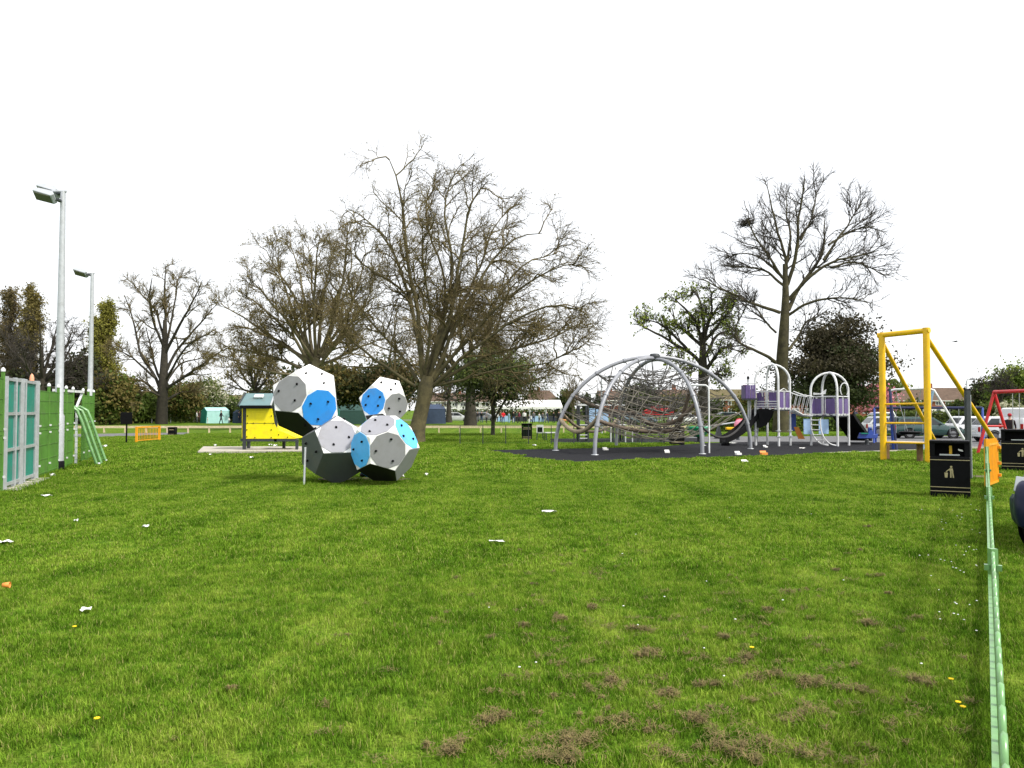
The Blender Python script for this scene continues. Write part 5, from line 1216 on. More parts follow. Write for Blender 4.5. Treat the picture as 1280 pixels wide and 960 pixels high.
tent('teal tent with pale green side panels beyond the low rail, left of the play house', 269, 112, 3.3, 2.6, 1.75, 2.15, M['teal_tent'], M['pale_teal'], R(38))
tent('navy tent between the large bare tree and the white house', 541, 108, 3.0, 2.6, 2.0, 2.55, M['navy_tent'], M['navy_tent'], R(20))
tent('small dark blue tent beside the yellow play house', 304, 112, 2.0, 2.0, 1.5, 2.0, M['navy_tent'], M['navy_tent'], R(-20))
tent('dark green tent seen in the gap between the upper balls', 437, 104, 3.6, 3, 1.8, 2.5, M['teal_tent'], mat('dark_green_canvas', (.02, .06, .05), .8), R(25))
g = P_(662, 128); t = thing('market_stall', 'long white awning over stalls behind the crowd', 'stall', g)
MB().prism([(-5.5, -1.5, 2.35), (5.2, -1.5, 2.35), (5.0, 1.5, 3.4), (-5.3, 1.5, 3.4)], (0, 0, .06)).build('awning', M['white_canvas'], t); MB().box((-.15, -1.5, 2.22), (10.7, .05, .3)).build('valance', M['white_canvas'], t)
for x in (-5.3, -2.6, 0, 2.6, 5.0): MB().tube([(x, -1.45, 0), (x, -1.45, 2.4)], .06, 6).build('pole', M['white_tube'], t); MB().tube([(x, 1.45, 0), (x, 1.45, 3.3)], .06, 6).build('pole', M['white_tube'], t)
for k in range(4): MB().box((-4.2 + 2.7 * k, -.6, .45), (2.2, .9, .9)).build('table', M['dark_steel'] if k % 2 else M['pale_blue'], t)
g = P_(188, 112); t = thing('football_goal', 'white post and bar of a football goal partly behind a thick trunk', 'goal', g)
MB().tube([(.2, 0, 0), (.2, 0, 2.0)], .09, 8).build('post', M['white_tube'], t); MB().tube([(-.5, 0, 2.05), (2.6, 0.6, 2.05)], .08, 8).build('crossbar', M['white_tube'], t); MB().tube([(2.6, .6, 0), (2.6, .6, 2.0)], .09, 8).build('post', M['white_tube'], t)
def street_lamp(label, x, ytop, d, side=1):
    h = 1.9 + (512 - ytop) / F * d; t = thing('street_lamp', label, 'street lamp', P_(x, d), 0, 'street lamps')
    MB().tube([(0, 0, 0), (0, 0, h * .96), (side * .12, 0, h), (side * .5, 0, h + .02)], [.09, .06, .05, .04], 8).build('column', M['galv'], t)
    MB().lathe([(.001, -.06), (.28, -.05), (.34, 0), (.2, .09), (.001, .1)], (side * .75, 0, h), 10).build('lamp_head', M['dark_steel'], t)
street_lamp('street lamp with a flat dark head seen through the left of the dome', 752, 471, 62, 1)
street_lamp('street lamp over the terrace roofs right of the yellow frame', 1209, 474, 85, .8)

# ------------------------------------------------------------------ houses
def house(label, x0, x1, d, ze, zr, wall, roof, nw, upper=None, depth=8.0, hip=False, chim=(), group='houses beyond the field', doors=1, rows=((1.0, 2.2), (3.3, 4.35))):
    A = P_(x0, d); W = (x1 - x0) / F * d; t = thing('house', label, 'house', A + np.array([W / 2, 0, 0]), 0, group); a = W / 2
    MB().box((0, depth / 2, ze / 2), (W, depth, ze)).build('wall', wall, t)
    if upper: MB().box((0, -.03, ze * .76), (W - .02, .05, ze * .44)).build('upper_wall', upper, t)
    hx = depth * .45 if hip else 0; ov = .35
    rf = MB(); v = [(-a - ov, -ov, ze - .1), (a + ov, -ov, ze - .1), (a + ov, depth + ov, ze - .1), (-a - ov, depth + ov, ze - .1), (-a - ov + hx, depth / 2, zr), (a + ov - hx, depth / 2, zr)]
    rf.add(v, [(0, 1, 5, 4), (2, 3, 4, 5), (1, 2, 5), (3, 0, 4), (3, 2, 1, 0)]); ro = rf.build('roof', roof, t)
    MB().beam((-a - ov, -ov - .03, ze - .12), (a + ov, -ov - .03, ze - .12), .08, .16).build('gutter', M['frame'], t)
    for c_ in chim:
        MB().box((-a + W * c_, depth / 2, zr + .35), (1.0, .6, 1.6)).build('chimney', M['brick'], ro)
    for k in range(nw):
        x = -a + W * (k + .5) / nw
        for i, (z0, z1) in enumerate(rows):
            if z1 > ze: continue
            wd = min(1.7, W / nw * .55)
            if i == 0 and doors and k % 3 == 1:
                dr = MB().box((x, -.06, 1.0), (.95, .08, 2.0)).build('door', M['navy_tent'], t); continue
            wn = MB().box((x, -.07, (z0 + z1) / 2), (wd + .16, .08, z1 - z0 + .16)).build('window', M['frame'], t)
            for s in (-1, 1): MB().box((x + s * wd * .26, -.112, (z0 + z1) / 2), (wd * .44, .02, z1 - z0 - .06)).build('pane', M['glass'], wn)
    return t
HR = ((1.0, 2.15), (3.1, 4.0))
house('white rendered house with a brown roof behind the bare central tree', 532, 584, 260, 4.6, 7.4, M['render'], M['roof_tile'], 5, chim=(.8,), rows=HR)
house('white rendered house with a brown roof right of the leafy bush', 652, 700, 260, 4.5, 8.3, M['render'], M['roof_tile'], 5, hip=True, chim=(.45,), rows=HR)
house('white house hidden behind the leafy bush and crowd', 590, 646, 270, 4.5, 7.6, M['render'], M['roof_tile'], 5, rows=HR)
house('red brick house with a dark roof behind the left half of the rope dome', 750, 800, 210, 4.4, 7.0, M['brick'], M['roof_tile'], 4, chim=(.3,), rows=HR)
house('red brick house with a brown roof behind the middle of the rope dome', 808, 872, 205, 4.4, 7.2, M['brick'], M['roof_tile'], 5, chim=(.6,), rows=HR)
house('red brick house with white windows between the dome and the left tower', 880, 948, 200, 4.4, 7.1, M['brick'], M['roof_olive'], 5, chim=(.85,), rows=HR)
house('brick house behind the purple play towers', 958, 1046, 205, 4.4, 7.0, M['brick'], M['roof_tile'], 6, rows=HR)
house('brick house behind the pink blossom tree', 1052, 1112, 205, 4.3, 6.6, M['brick'], M['roof_tile'], 5, M['brick'], rows=HR)
house('terrace of houses with a mossy brown roof and chimney behind the yellow frame', 1118, 1216, 208, 4.3, 7.7, M['render'], M['roof_tile'], 8, M['brick'], chim=(.56,), rows=HR)
house('low house at the far right behind the round green tree', 1226, 1330, 208, 4.0, 6.0, M['brick'], M['roof_tile'], 7, rows=HR)
house('brown roofed house behind the bushes and teal tent', 262, 300, 240, 4.6, 6.4, M['brick'], M['roof_olive'], 3, rows=HR)

# ------------------------------------------------------------------ bare trees
rg = np.random.default_rng(101)
def zp(lines, ox, oy, k): return [([(ox + x / k, oy + y / k) for x, y in l[0]],) + tuple(l[1:]) for l in lines]
# large bare tree by the boulder climber, limb courses from its outline
dT = 46.0; bT = G(519, 553.5)
lines = zp([([(325, 800), (320, 640), (292, 480), (272, 300), (262, 200), (262, 110), (228, 45)], -.6, 1.25), ([(318, 720), (295, 520), (250, 400), (215, 330), (150, 262), (85, 225)], 1.5, 1.0),
            ([(315, 690), (280, 500), (190, 440), (120, 400), (60, 330)], 2.5, .8), ([(335, 780), (370, 640), (405, 520), (415, 400), (378, 300), (365, 210), (410, 120)], 2.2, 1.1),
            ([(345, 780), (395, 640), (440, 520), (462, 390), (490, 250), (500, 190), (560, 150)], -1.2, 1.15), ([(350, 790), (430, 620), (500, 470), (560, 370), (620, 300), (700, 300)], 1.0, 1.05),
            ([(355, 800), (450, 680), (560, 560), (660, 480), (750, 430), (845, 415)], -2.0, 1.0), ([(350, 810), (480, 740), (600, 690), (700, 675), (790, 650), (865, 600)], 2.5, .9),
            ([(350, 820), (470, 720), (600, 620), (700, 560), (790, 540), (880, 580)], -3.0, .95), ([(300, 815), (220, 760), (140, 700), (70, 640), (20, 600)], -2.0, .9),
            ([(310, 800), (240, 690), (150, 600), (90, 520), (30, 500)], 3.0, .8), ([(340, 790), (400, 560), (380, 430), (330, 330), (320, 240), (340, 170)], 3.5, .9),
            ([(350, 800), (520, 620), (600, 480), (680, 400), (760, 380)], 4.0, .9), ([(355, 815), (520, 770), (640, 740), (740, 740), (800, 700)], -3.5, .7),
            ([(340, 790), (450, 560), (540, 420), (560, 300), (640, 240)], 4.5, .9), ([(330, 800), (350, 620), (330, 450), (300, 330), (310, 250)], -4.0, .8)], 400, 160, 2.525)
limbs = px_limbs(lines, dT, rg, .125, .022)
tr = [At(x, y, dT) for x, y in ((519, 553.5), (521, 540), (525, 520), (530, 500), (533, 482), (535, 470))]; tr[0][2] = -.05
bare_tree('bare_tree', 'largest bare tree with spreading twisted limbs standing right behind the boulder climber', bT, 5, (tr, [.62, .47, .42, .42, .46, .36]), limbs,
          [dict(c=13, len=(1.6, 4.2), ang=(.45, 1.0), wig=.24, trop=.03, n=8, rmin=.046, rk=.6, tmin=.22, sides=5, bend=(.10, 0, 0)), dict(c=8, len=(.9, 2.3), ang=(.4, 1.0), wig=.26, trop=.0, n=6, rmin=.020, rk=.6, tmin=.2, bend=(.12, 0, -.06)),
           dict(c=6, len=(.6, 1.5), ang=(.3, .8), wig=.28, trop=-.02, n=5, rmin=.0105, rk=.7, tmin=.2, bend=(.15, 0, -.12))], M['bark_moss'], M['twig'], (M['leaf_olive'], 9000, .055, .03))

def auto_tree(name, label, x, d, ytop, halfw_px, seed, tr_r, fork, nl, specs, bark, twig, leaves=None, lean=0.0, droop=0.0, ybase=None, top_r=.12, zj=.25, group='bare trees'):
    rng = np.random.default_rng(seed); b = P_(x, d); H_ = 1.9 + (512 - ytop) / F * d; hw = halfw_px / F * d
    lm = gen_limbs(rng, b, H_ * fork, H_, hw, nl, (lean, 0), zj=zj, droop=droop); ls = []
    for p in lm:
        p[0] = b + np.array([lean * fork * .5, 0, H_ * (fork * .75) + p[0][2] * .45]); ls.append((p, tr_r * .42, .028))
    tp = [b + np.array([0, 0, -.05]), b + np.array([.02, 0, .25]), b + np.array([lean * .1, 0, H_ * fork * .6]), b + np.array([lean * .3, 0, H_ * (fork + .1)]), b + np.array([lean * .6, 0, H_ * .52]), b + np.array([lean, 0, H_ * .74])]
    return bare_tree(name, label, b, seed, (tp, [tr_r * 1.35, tr_r, tr_r * .8, tr_r * .55, tr_r * .24, .04]), ls, specs, bark, twig, leaves, group)
def SP(c, l, up=.03, w=.18, r=(.035, .022, .015), droop=0): 
    return [dict(c=c[0], len=(l * .5, l), ang=(.35, .95), wig=w, trop=up, n=6, rmin=r[0], rk=.6, tmin=.2, sides=4), dict(c=c[1], len=(l * .28, l * .6), ang=(.35, .9), wig=w * 1.2, trop=up * .6 - droop, n=5, rmin=r[1], rk=.65, tmin=.15),
            dict(c=c[2], len=(l * .16, l * .36), ang=(.3, .85), wig=w * 1.3, trop=-droop, n=4, rmin=r[2], rk=.75, tmin=.15)]
# tall bare tree behind the play towers
d2 = 67.0; b2 = G(976, 540.5)
lines = zp([([(672, 520), (690, 400), (668, 330), (640, 250), (620, 150), (600, 60)], 1.5, 1.0), ([(685, 500), (715, 420), (735, 320), (735, 200), (760, 60), (765, 10)], -1, 1.1), ([(690, 600), (740, 500), (830, 400), (860, 320), (850, 250), (850, 180)], 2, 1.1),
            ([(690, 560), (760, 490), (850, 420), (930, 385), (1010, 375), (1100, 350)], -2, 1.0), ([(830, 400), (880, 320), (940, 240), (1000, 150)], 1, .7), ([(850, 340), (930, 290), (990, 265), (1060, 262)], 2, .6),
            ([(690, 620), (760, 570), (850, 545), (940, 540), (1040, 570)], -3, .8), ([(665, 470), (610, 380), (560, 320), (530, 270), (500, 200)], -1, .8), ([(668, 500), (600, 440), (540, 430), (480, 415), (415, 420)], 2, .7),
            ([(655, 610), (590, 585), (520, 570), (450, 520), (400, 510), (320, 465)], -2, .95), ([(645, 815), (580, 770), (500, 735), (455, 705), (460, 650), (510, 580)], -3, .95), ([(680, 420), (700, 300), (690, 200), (690, 100)], 3, .8),
            ([(860, 430), (960, 400), (1040, 430), (1100, 465)], 2, .6), ([(690, 500), (600, 400), (520, 360), (440, 375)], 3, .7), ([(740, 320), (790, 230), (810, 120)], 2, .6), ([(690, 760), (740, 700), (760, 640), (840, 600)], 3, .8), ([(640, 690), (590, 640), (560, 580), (480, 560)], 3, .6)], 770, 200, 3.2)
limbs2 = px_limbs(lines, d2, rg, .165, .03, 1.0, .91)
tr2 = [At(x, y, d2) for x, y in ((976, 540.5), (976, 520), (976.5, 480), (978, 440), (981, 400), (983, 360), (981, 330))]; tr2[0][2] = -.05
bt2 = bare_tree('bare_tree', 'tall bare tree with an upright thick trunk rising behind the purple play towers', b2, 9, (tr2, [.72, .56, .52, .48, .38, .28, .18]), limbs2,
          [dict(c=9, len=(1.6, 4.2), ang=(.35, .85), wig=.17, trop=.05, n=7, rmin=.050, rk=.55, tmin=.2, sides=4), dict(c=6, len=(.9, 2.2), ang=(.35, .85), wig=.18, trop=.03, n=5, rmin=.026, rk=.6, tmin=.15),
           dict(c=4, len=(.6, 1.4), ang=(.3, .75), wig=.2, trop=.02, n=4, rmin=.017, rk=.7, tmin=.15)], M['bark_olive'], M['twig_dark'])
pn = At(931.5, 278, d2 - .5); t = thing('bird_nest', 'dark twig nest high in the left side of the tall bare tree', 'nest', pn); rn = np.random.default_rng(4); mb = MB()
for _ in range(160):
    a = rn.normal(size=3) * np.array([.28, .28, .17]); v = rn.normal(size=3) * np.array([.25, .25, .08]); mb.tube([a - v, a + v], .02, 3)
mb.build('twigs', M['twig_dark'], t)
def traced(name, label, x, yb, d, trunk_px, tr_r, lines, r0, r1, seed, specs, bark, twig, leaves=None, group='bare trees', pull=.95):
    b = At(x, yb, d); b[2] = 0; tr = [At(x_, y_, d) for x_, y_ in trunk_px]; tr[0][2] = -.05
    return bare_tree(name, label, b, seed, (tr, tr_r), px_limbs(lines, d, rg, r0, r1, 1.0, pull), specs, bark, twig, leaves, group)
lines = zp([([(590, 820), (550, 740), (460, 700), (350, 620), (250, 530), (150, 470), (90, 440)], 1), ([(575, 790), (500, 620), (430, 560), (380, 500), (250, 400), (200, 370)], -3), ([(575, 770), (500, 560), (400, 480), (330, 380), (240, 290)], 4), ([(585, 760), (540, 520), (500, 400), (430, 300), (350, 200), (330, 140)], -2),
            ([(590, 740), (560, 560), (530, 420), (510, 260), (470, 110)], 3), ([(600, 740), (590, 520), (600, 360), (600, 200), (620, 80)], -4), ([(620, 720), (640, 500), (660, 350), (690, 230), (680, 100)], 3), ([(625, 720), (700, 480), (740, 330), (760, 200), (760, 100)], -3), ([(630, 730), (760, 520), (820, 360), (850, 220), (860, 130)], 2),
            ([(635, 740), (800, 560), (880, 430), (910, 320)], -2), ([(580, 820), (400, 740), (280, 700), (180, 690), (100, 670)], 3), ([(580, 850), (420, 820), (300, 800), (200, 770), (110, 720)], -2), ([(630, 780), (800, 700), (900, 650), (1000, 620)], 2), ([(590, 740), (480, 500), (440, 380), (400, 250), (390, 140)], 5),
            ([(610, 740), (640, 560), (560, 400), (560, 250), (540, 100)], 5), ([(620, 740), (720, 560), (700, 400), (820, 260), (800, 110)], 5), ([(590, 790), (440, 660), (300, 600), (200, 560), (120, 560)], 4), ([(620, 780), (740, 640), (820, 560), (930, 500)], -4), ([(600, 760), (520, 640), (470, 560), (350, 420), (290, 330)], -5)], 250, 270, 4.172)
traced('bare_tree', 'broad bare tree with olive buds and many upright stems left of the largest tree', 392, 537.5, 74, [(392, 537.5), (392, 515), (393, 490), (394, 465), (395, 447)], [.75, .55, .5, .46, .36], lines, .17, .03, 31, SP((11, 7, 6), 3.4, .09, .16, (.042, .025, .016)), M['bark'], M['twig'], (M['leaf_olive'], 15000, .085, .1))
lines = zp([([(628, 680), (600, 600), (540, 530), (530, 460), (510, 380), (475, 280)], 2), ([(600, 610), (545, 560), (500, 520), (440, 490)], -3, .8), ([(635, 600), (690, 500), (740, 440), (800, 380), (850, 320)], 2), ([(640, 520), (700, 400), (740, 330), (790, 230)], -3), ([(638, 480), (610, 340), (560, 280), (520, 230)], 3, .8),
            ([(636, 660), (700, 610), (760, 570), (850, 500), (905, 470)], -2), ([(625, 690), (570, 620), (510, 610), (470, 640)], 2, .9), ([(640, 520), (670, 400), (690, 300), (705, 200)], 4, .9), ([(638, 500), (590, 380), (575, 290), (590, 200)], -4, .9), ([(634, 640), (590, 560), (580, 480), (550, 400)], 5, .9), ([(638, 640), (690, 560), (730, 540), (800, 530)], 4, .8), ([(640, 450), (640, 380), (640, 280), (648, 170)], 1, 1.0),
            ([(632, 690), (580, 660), (540, 660), (500, 690)], -4, .8), ([(640, 620), (720, 500), (760, 460), (840, 420)], -5, .8), ([(638, 700), (700, 660), (750, 660), (800, 640)], 4, .8)], 0, 275, 3.097)
traced('bare_tree', 'open bare tree with a thick trunk left of the broad budding tree', 202, 528.5, 104, [(202, 528.5), (202.5, 512), (203.5, 490), (205, 460), (206, 425), (206, 400)], [.78, .66, .58, .46, .34, .22], lines, .22, .045, 34, SP((9, 7, 5), 3.6, .05, .2, (.055, .033, .022)), M['bark_dark'], M['twig'], (M['leaf_olive'], 2500, .09, .1))
auto_tree('bare_tree', 'dark trunked tree with a dense twiggy crown behind the largest bare tree', 588, 92, 345, 112, 37, .60, .22, 18, SP((10, 6, 5), 5.0, .02, .2, (.05, .03, .02), .03), M['bark_dark'], M['twig'], (M['leaf_brown'], 15000, .11, .15))
auto_tree('bare_tree', 'small pollarded tree in front of the white house', 561, 118, 462, 27, 41, .42, .38, 9, SP((7, 5, 4), 2.4, .06, .2, (.05, .035, .022)), M['bark_dark'], M['twig_dark'])
lines = zp([([(350, 830), (300, 770), (230, 740), (190, 710), (130, 680), (55, 630)], 1), ([(345, 740), (320, 640), (280, 590), (235, 545)], -2), ([(348, 730), (370, 640), (400, 590), (450, 555)], 2), ([(350, 720), (345, 600), (320, 540), (300, 515)], 3), ([(355, 850), (400, 780), (430, 740), (495, 760)], -2), ([(355, 790), (400, 700), (440, 680), (490, 680)], 2), ([(300, 775), (210, 680), (170, 640), (105, 625)], -2, .8),
            ([(350, 750), (290, 700), (230, 650), (215, 590)], 2, .9), ([(352, 870), (400, 850), (445, 865)], 1, .7), ([(350, 730), (420, 650), (450, 600), (480, 580)], -3, .9), ([(352, 840), (310, 820), (260, 800), (235, 810)], -2, .7), ([(350, 730), (380, 600), (370, 540), (390, 510)], -3, .8)], 770, 200, 3.2)
traced('oak_tree', 'spreading oak with dark crooked limbs and tufts of fresh green leaves', 881, 539, 72, [(881, 539), (880.5, 515), (879.5, 490), (878.5, 465), (878.5, 435), (879, 415)], [.70, .50, .46, .42, .30, .18], lines, .19, .04, 44, SP((8, 6, 4), 2.4, .02, .28, (.05, .03, .018)), M['bark_dark'], M['twig_dark'], (M['leaf_fresh'], 3000, .16, .14), None)
auto_tree('bare_tree', 'bare tree reaching its branches right between the two floodlight columns', 52, 96, 385, 72, 47, .5, .28, 12, SP((8, 6, 5), 4.0, .0, .25, (.05, .03, .02)), M['bark_dark'], M['twig_dark'])
auto_tree('bare_tree', 'slender upright bare sapling at the left foot of the rope dome', 716, 80, 468, 9, 50, .10, .3, 9, SP((6, 4, 3), 1.6, .12, .12, (.025, .018, .012)), M['bark'], M['twig'])
auto_tree('bare_tree', 'bare tree standing between the round green tree and the dark conifer', 1252, 110, 458, 18, 53, .3, .3, 9, SP((7, 5, 4), 2.4, .05, .2, (.045, .028, .02)), M['bark_dark'], M['twig_dark'])
auto_tree('bare_tree', 'bare tree behind the play house and the boulder climber', 318, 95, 420, 40, 56, .35, .3, 10, SP((8, 6, 4), 3.2, .04, .2, (.045, .028, .02)), M['bark_dark'], M['twig'], (M['leaf_olive'], 1500, .16, .2))

# ------------------------------------------------------------------ poplars, evergreens, bushes
def plumes(name, label, x, d, ytop, hw_px, seed, mk, n, lf, group=None):
    """tall narrow crown of upright hanging plumes"""
    rng = np.random.default_rng(seed); b = P_(x, d); H_ = 1.9 + (512 - ytop) / F * d; hw = hw_px / F * d; t = thing(name, label, 'tree', b, 0, group)
    MB().tube([(0, 0, 0), (0, 0, H_ * .5), (.1, 0, H_ * .8)], [.4, .25, .05], 8).build('trunk', M['bark_dark'], t)
    P = []
    for k in range(46):
        f = rng.uniform(.05, .92); a = rng.uniform(0, 6.28); r_ = hw * max(.08, 1 - f ** 1.3 * .95) * rng.uniform(.3, 1.0)
        P.append(np.stack([np.array([.0, 0, H_ * f * .88]) + np.array([math.cos(a) * r_ * q ** .6, math.sin(a) * r_ * q ** .6, H_ * (.06 + .22 * (1 - f)) * q]) for q in np.linspace(0, 1, 7)]))
    P = np.stack(P); Rr = np.tile(np.linspace(.09, .02, 7), (len(P), 1)); Q, RQ = grow(rng, P, Rr, dict(c=9, len=(.8, 2.4), ang=(.2, .7), wig=.12, trop=.10, n=5, rmin=.022, rk=.6, tmin=.1)); Q2, RQ2 = grow(rng, Q, RQ, dict(c=5, len=(.5, 1.5), ang=(.2, .7), wig=.14, trop=-.08, n=4, rmin=.015, rk=.7, tmin=.1))
    V, Fq = np_tubes([(P, Rr, 4), (Q, RQ, 3), (Q2, RQ2, 3)]); link('branches', np_mesh('branches', V, Fq, True), M['twig'], t)
    E = Q2[:, 1:].reshape(-1, 3); V, Fq = leaf_quads(rng, E[rng.integers(0, len(E), n)] + rng.normal(size=(n, 3)) * .2, lf, elong=2.2); link('crown', np_mesh('crown', V, Fq), M[mk], t)
    return t
plumes('poplar_tree', 'narrow yellow green poplar just right of the farther floodlight column', 131, 118, 366, 20, 61, 'leaf_poplar', 13000, .16)
plumes('poplar_tree', 'shorter yellow green poplar squeezed against the farther floodlight column', 119, 120, 380, 9, 62, 'leaf_poplar', 4500, .16)
plumes('poplar_tree', 'brown catkin hung tree, nearer the left edge of the two tall ones', 10, 110, 349, 28, 63, 'leaf_brown', 9000, .15)
plumes('poplar_tree', 'brown and olive poplar with a pointed top left of the tall floodlight column', 38, 108, 346, 20, 64, 'leaf_olive', 10000, .15)
def bush(name, label, x, d, w_px, ytop, n, size, mk, seed, cat='bush', mk2=None, tr=.1, depth=1.0, z0=.0, group=None, ybot=None):
    h = 1.9 + (512 - ytop) / F * d; hw = w_px / 2 / F * d; lo = 0 if ybot is None else 1.9 + (512 - ybot) / F * d
    cz, rz = (h + lo) / 2, (h - lo) / 2 * .82
    crown = [((0, 0, cz), (hw * .85, hw * .8 * depth, rz), n, size, mk)]
    if mk2: crown.append(((hw * .1, -hw * .15, cz + rz * .12), (hw * .85, hw * .8 * depth, rz), n // 2, size, mk2))
    return leafy(name, label, P_(x, d), seed, crown, None, cat, tr, group)
bush('yew_tree', 'wide dark evergreen between the floodlight columns at the back left', 100, 106, 50, 446, 8000, .34, 'leaf_cedar', 71, 'tree', 'leaf_dark', .4)
bush('yew_tree', 'dark green evergreen just right of the farther floodlight column, below the poplar', 140, 100, 58, 468, 8000, .30, 'leaf_mid', 72, 'tree', 'leaf_olive', .4)
bush('yew_tree', 'dark evergreen low at the left edge behind the green fence', 28, 100, 80, 466, 8000, .34, 'leaf_cedar', 73, 'tree', 'leaf_dark', .4)
bush('yew_tree', 'dark evergreen behind the tall floodlight column', 68, 106, 50, 470, 6000, .33, 'leaf_dark', 74, 'tree', 'leaf_cedar', .4)
bush('bush', 'mid green bush behind the black signboard', 172, 112, 56, 486, 4200, .28, 'leaf_mid', 75, mk2='leaf_hedge')
bush('bush', 'green bush left of the thick trunk of the open bare tree', 194, 115, 44, 494, 3000, .28, 'leaf_hedge', 76, mk2='leaf_mid')
bush('bush', 'olive green bush right of the thick trunk of the open bare tree', 226, 114, 54, 478, 5200, .26, 'leaf_mid', 77, mk2='leaf_olive')
bush('blossom_tree', 'white blossoming small tree left of the teal tent', 256, 118, 48, 474, 4200, .24, 'leaf_white', 78, 'tree', 'leaf_mid', .15)
bush('bush', 'pale green bush behind the teal tent', 280, 122, 44, 492, 3600, .26, 'leaf_hedge', 79, mk2='leaf_white')
bush('bush', 'dark hedge bush right of the teal tent', 297, 120, 30, 500, 2400, .26, 'leaf_mid', 80, mk2='leaf_dark')
bush('bush', 'dark green bush seen under the boulder climber arch', 330, 112, 60, 486, 4200, .28, 'leaf_mid', 81, mk2='leaf_dark')
bush('bush', 'dark evergreen bush behind the upper left ball', 408, 84, 110, 455, 8000, .26, 'leaf_dark', 82, mk2='leaf_olive', ybot=512)
bush('bush', 'dark twiggy evergreen bush behind the upper right ball', 486, 82, 84, 446, 6500, .2, 'leaf_dark', 103, mk2='leaf_brown', ybot=516)
bush('bush', 'green bush between the two upper balls', 440, 110, 46, 500, 2600, .26, 'leaf_mid', 83, mk2='leaf_hedge')
t = bush('holly_tree', 'small leafy dark evergreen tree with a thin leaning trunk in the middle of the field', 616, 58, 112, 440, 7500, .125, 'leaf_dark', 84, 'tree', 'leaf_mid', .16, ybot=512)
bush('bush', 'dark round bush at the right end of the white house', 706, 150, 26, 488, 2200, .34, 'leaf_dark', 85, mk2='leaf_mid')
bush('conifer', 'dark pointed conifer behind the left leg of the rope dome', 733, 120, 14, 490, 1800, .24, 'leaf_dark', 86, 'tree')
bush('conifer', 'dark conifer showing just above the navy frame of the climbing tower', 747, 125, 14, 492, 1500, .24, 'leaf_dark', 87, 'tree')
bush('evergreen_tree', 'dark green rounded tree behind the middle of the rope dome', 797, 110, 46, 480, 5000, .25, 'leaf_dark', 88, 'tree', 'leaf_mid', .2)
bush('bush', 'olive bush behind the right half of the rope dome', 846, 112, 52, 492, 3500, .25, 'leaf_olive', 89, mk2='leaf_mid')
cb = P_(1038, 86); s3 = 86 / F
leafy('cedar_tree', 'dark brown green cedar with layered boughs behind the right play tower', cb, 90, [((.5, 0, 9.6), (3.3, 2.9, 3.3), 8000, .2, 'leaf_cedar'), ((.6, 0, 6.6), (5.3, 4.2, 2.4), 12000, .2, 'leaf_cedar'), ((-.4, 0, 3.9), (5.0, 4.0, 2.2), 13000, .2, 'leaf_dark'), ((1.8, -.4, 7.6), (3.6, 3.0, 2.6), 6000, .19, 'leaf_dark')], None, 'tree', .5, None, 14, flat=.45, hole=.36, shell=.25)
bush('cherry_tree', 'pink blossoming cherry tree behind the right black slide', 1086, 104, 66, 482, 5200, .22, 'leaf_pink', 91, 'tree', None, .18, ybot=517)
bush('bush', 'thin leafy tree top between the cedar and the yellow post', 1112, 120, 46, 474, 900, .3, 'leaf_mid', 92, ybot=492)
bush('conifer', 'dark conifer right of the terrace roof', 1228, 120, 40, 474, 4200, .26, 'leaf_cedar', 93, 'tree', 'leaf_dark')
bush('round_tree', 'bright green rounded tree at the right edge above the red swing', 1271, 112, 64, 456, 8000, .25, 'leaf_hedge', 94, 'tree', 'leaf_fresh', .3)
bush('blossom_tree', 'cream blossoming bush behind the red swing', 1262, 96, 36, 500, 2600, .2, 'leaf_white', 95, 'bush', 'leaf_mid')
bush('bush', 'dark green bush between the red swing and the conifer', 1238, 100, 32, 500, 2200, .24, 'leaf_mid', 96)
bush('bush', 'olive shrub in front of the terrace, left of the yellow post', 1128, 150, 30, 501, 1800, .3, 'leaf_mid', 97, mk2='leaf_olive')
bush('bush', 'dark shrub in front of the terrace between the yellow posts', 1142, 155, 20, 498, 1400, .3, 'leaf_dark', 98, mk2='leaf_mid')
bush('bush', 'dark shrub in front of the terrace by the grey post', 1196, 150, 26, 500, 1600, .3, 'leaf_dark', 99, mk2='leaf_mid')
bush('bush', 'leafy shrub in front of the brick house by the left play tower', 930, 140, 34, 494, 2200, .3, 'leaf_mid', 100, mk2='leaf_olive')
bush('bush', 'dark shrub in front of the brick house behind the oak trunk', 893, 150, 26, 497, 1800, .3, 'leaf_dark', 102, mk2='leaf_mid')
def hedge(label, x0, x1, d, h, seed, mk='leaf_hedge', thick=1.0, n=5200):
    rng = np.random.default_rng(seed); a = P_(x0, d); W = (x1 - x0) / F * d; t = thing('hedge', label, 'hedge', a, 0, 'hedges')
    MB().box((W / 2, 0, h * .44), (W - .2, thick * .7, h * .85)).build('stems', M['leaf_dark'], t)
    P = rng.uniform(size=(n, 3)) * np.array([W, 1, 1]); f = rng.integers(0, 3, n); y = np.where(f == 0, -.5, P[:, 1] - .5) * thick; z = np.where(f == 1, 1.0, P[:, 2]) * h * (1 + .06 * np.sin(P[:, 0] * 2.1) + .05 * np.sin(P[:, 0] * 5.3))
    Cn = np.stack([P[:, 0], y, np.maximum(z, .03)], 1) + rng.normal(size=(n, 3)) * .07; Cn[:, 2] = np.maximum(Cn[:, 2], .03)
    V, Fq = leaf_quads(rng, Cn, .17); link('foliage', np_mesh('foliage', V, Fq), M[mk], t)
hedge('low clipped green hedge behind the play towers and cars', 880, 1112, 70, 1.25, 3)
hedge('far dark hedge along the houses behind the crowd', 560, 760, 150, 1.8, 4, 'leaf_mid', 1.2, 4200)
hedge('dark hedge along the terrace gardens at the right', 1112, 1290, 118, 1.5, 5, 'leaf_mid', 1.2, 4000)
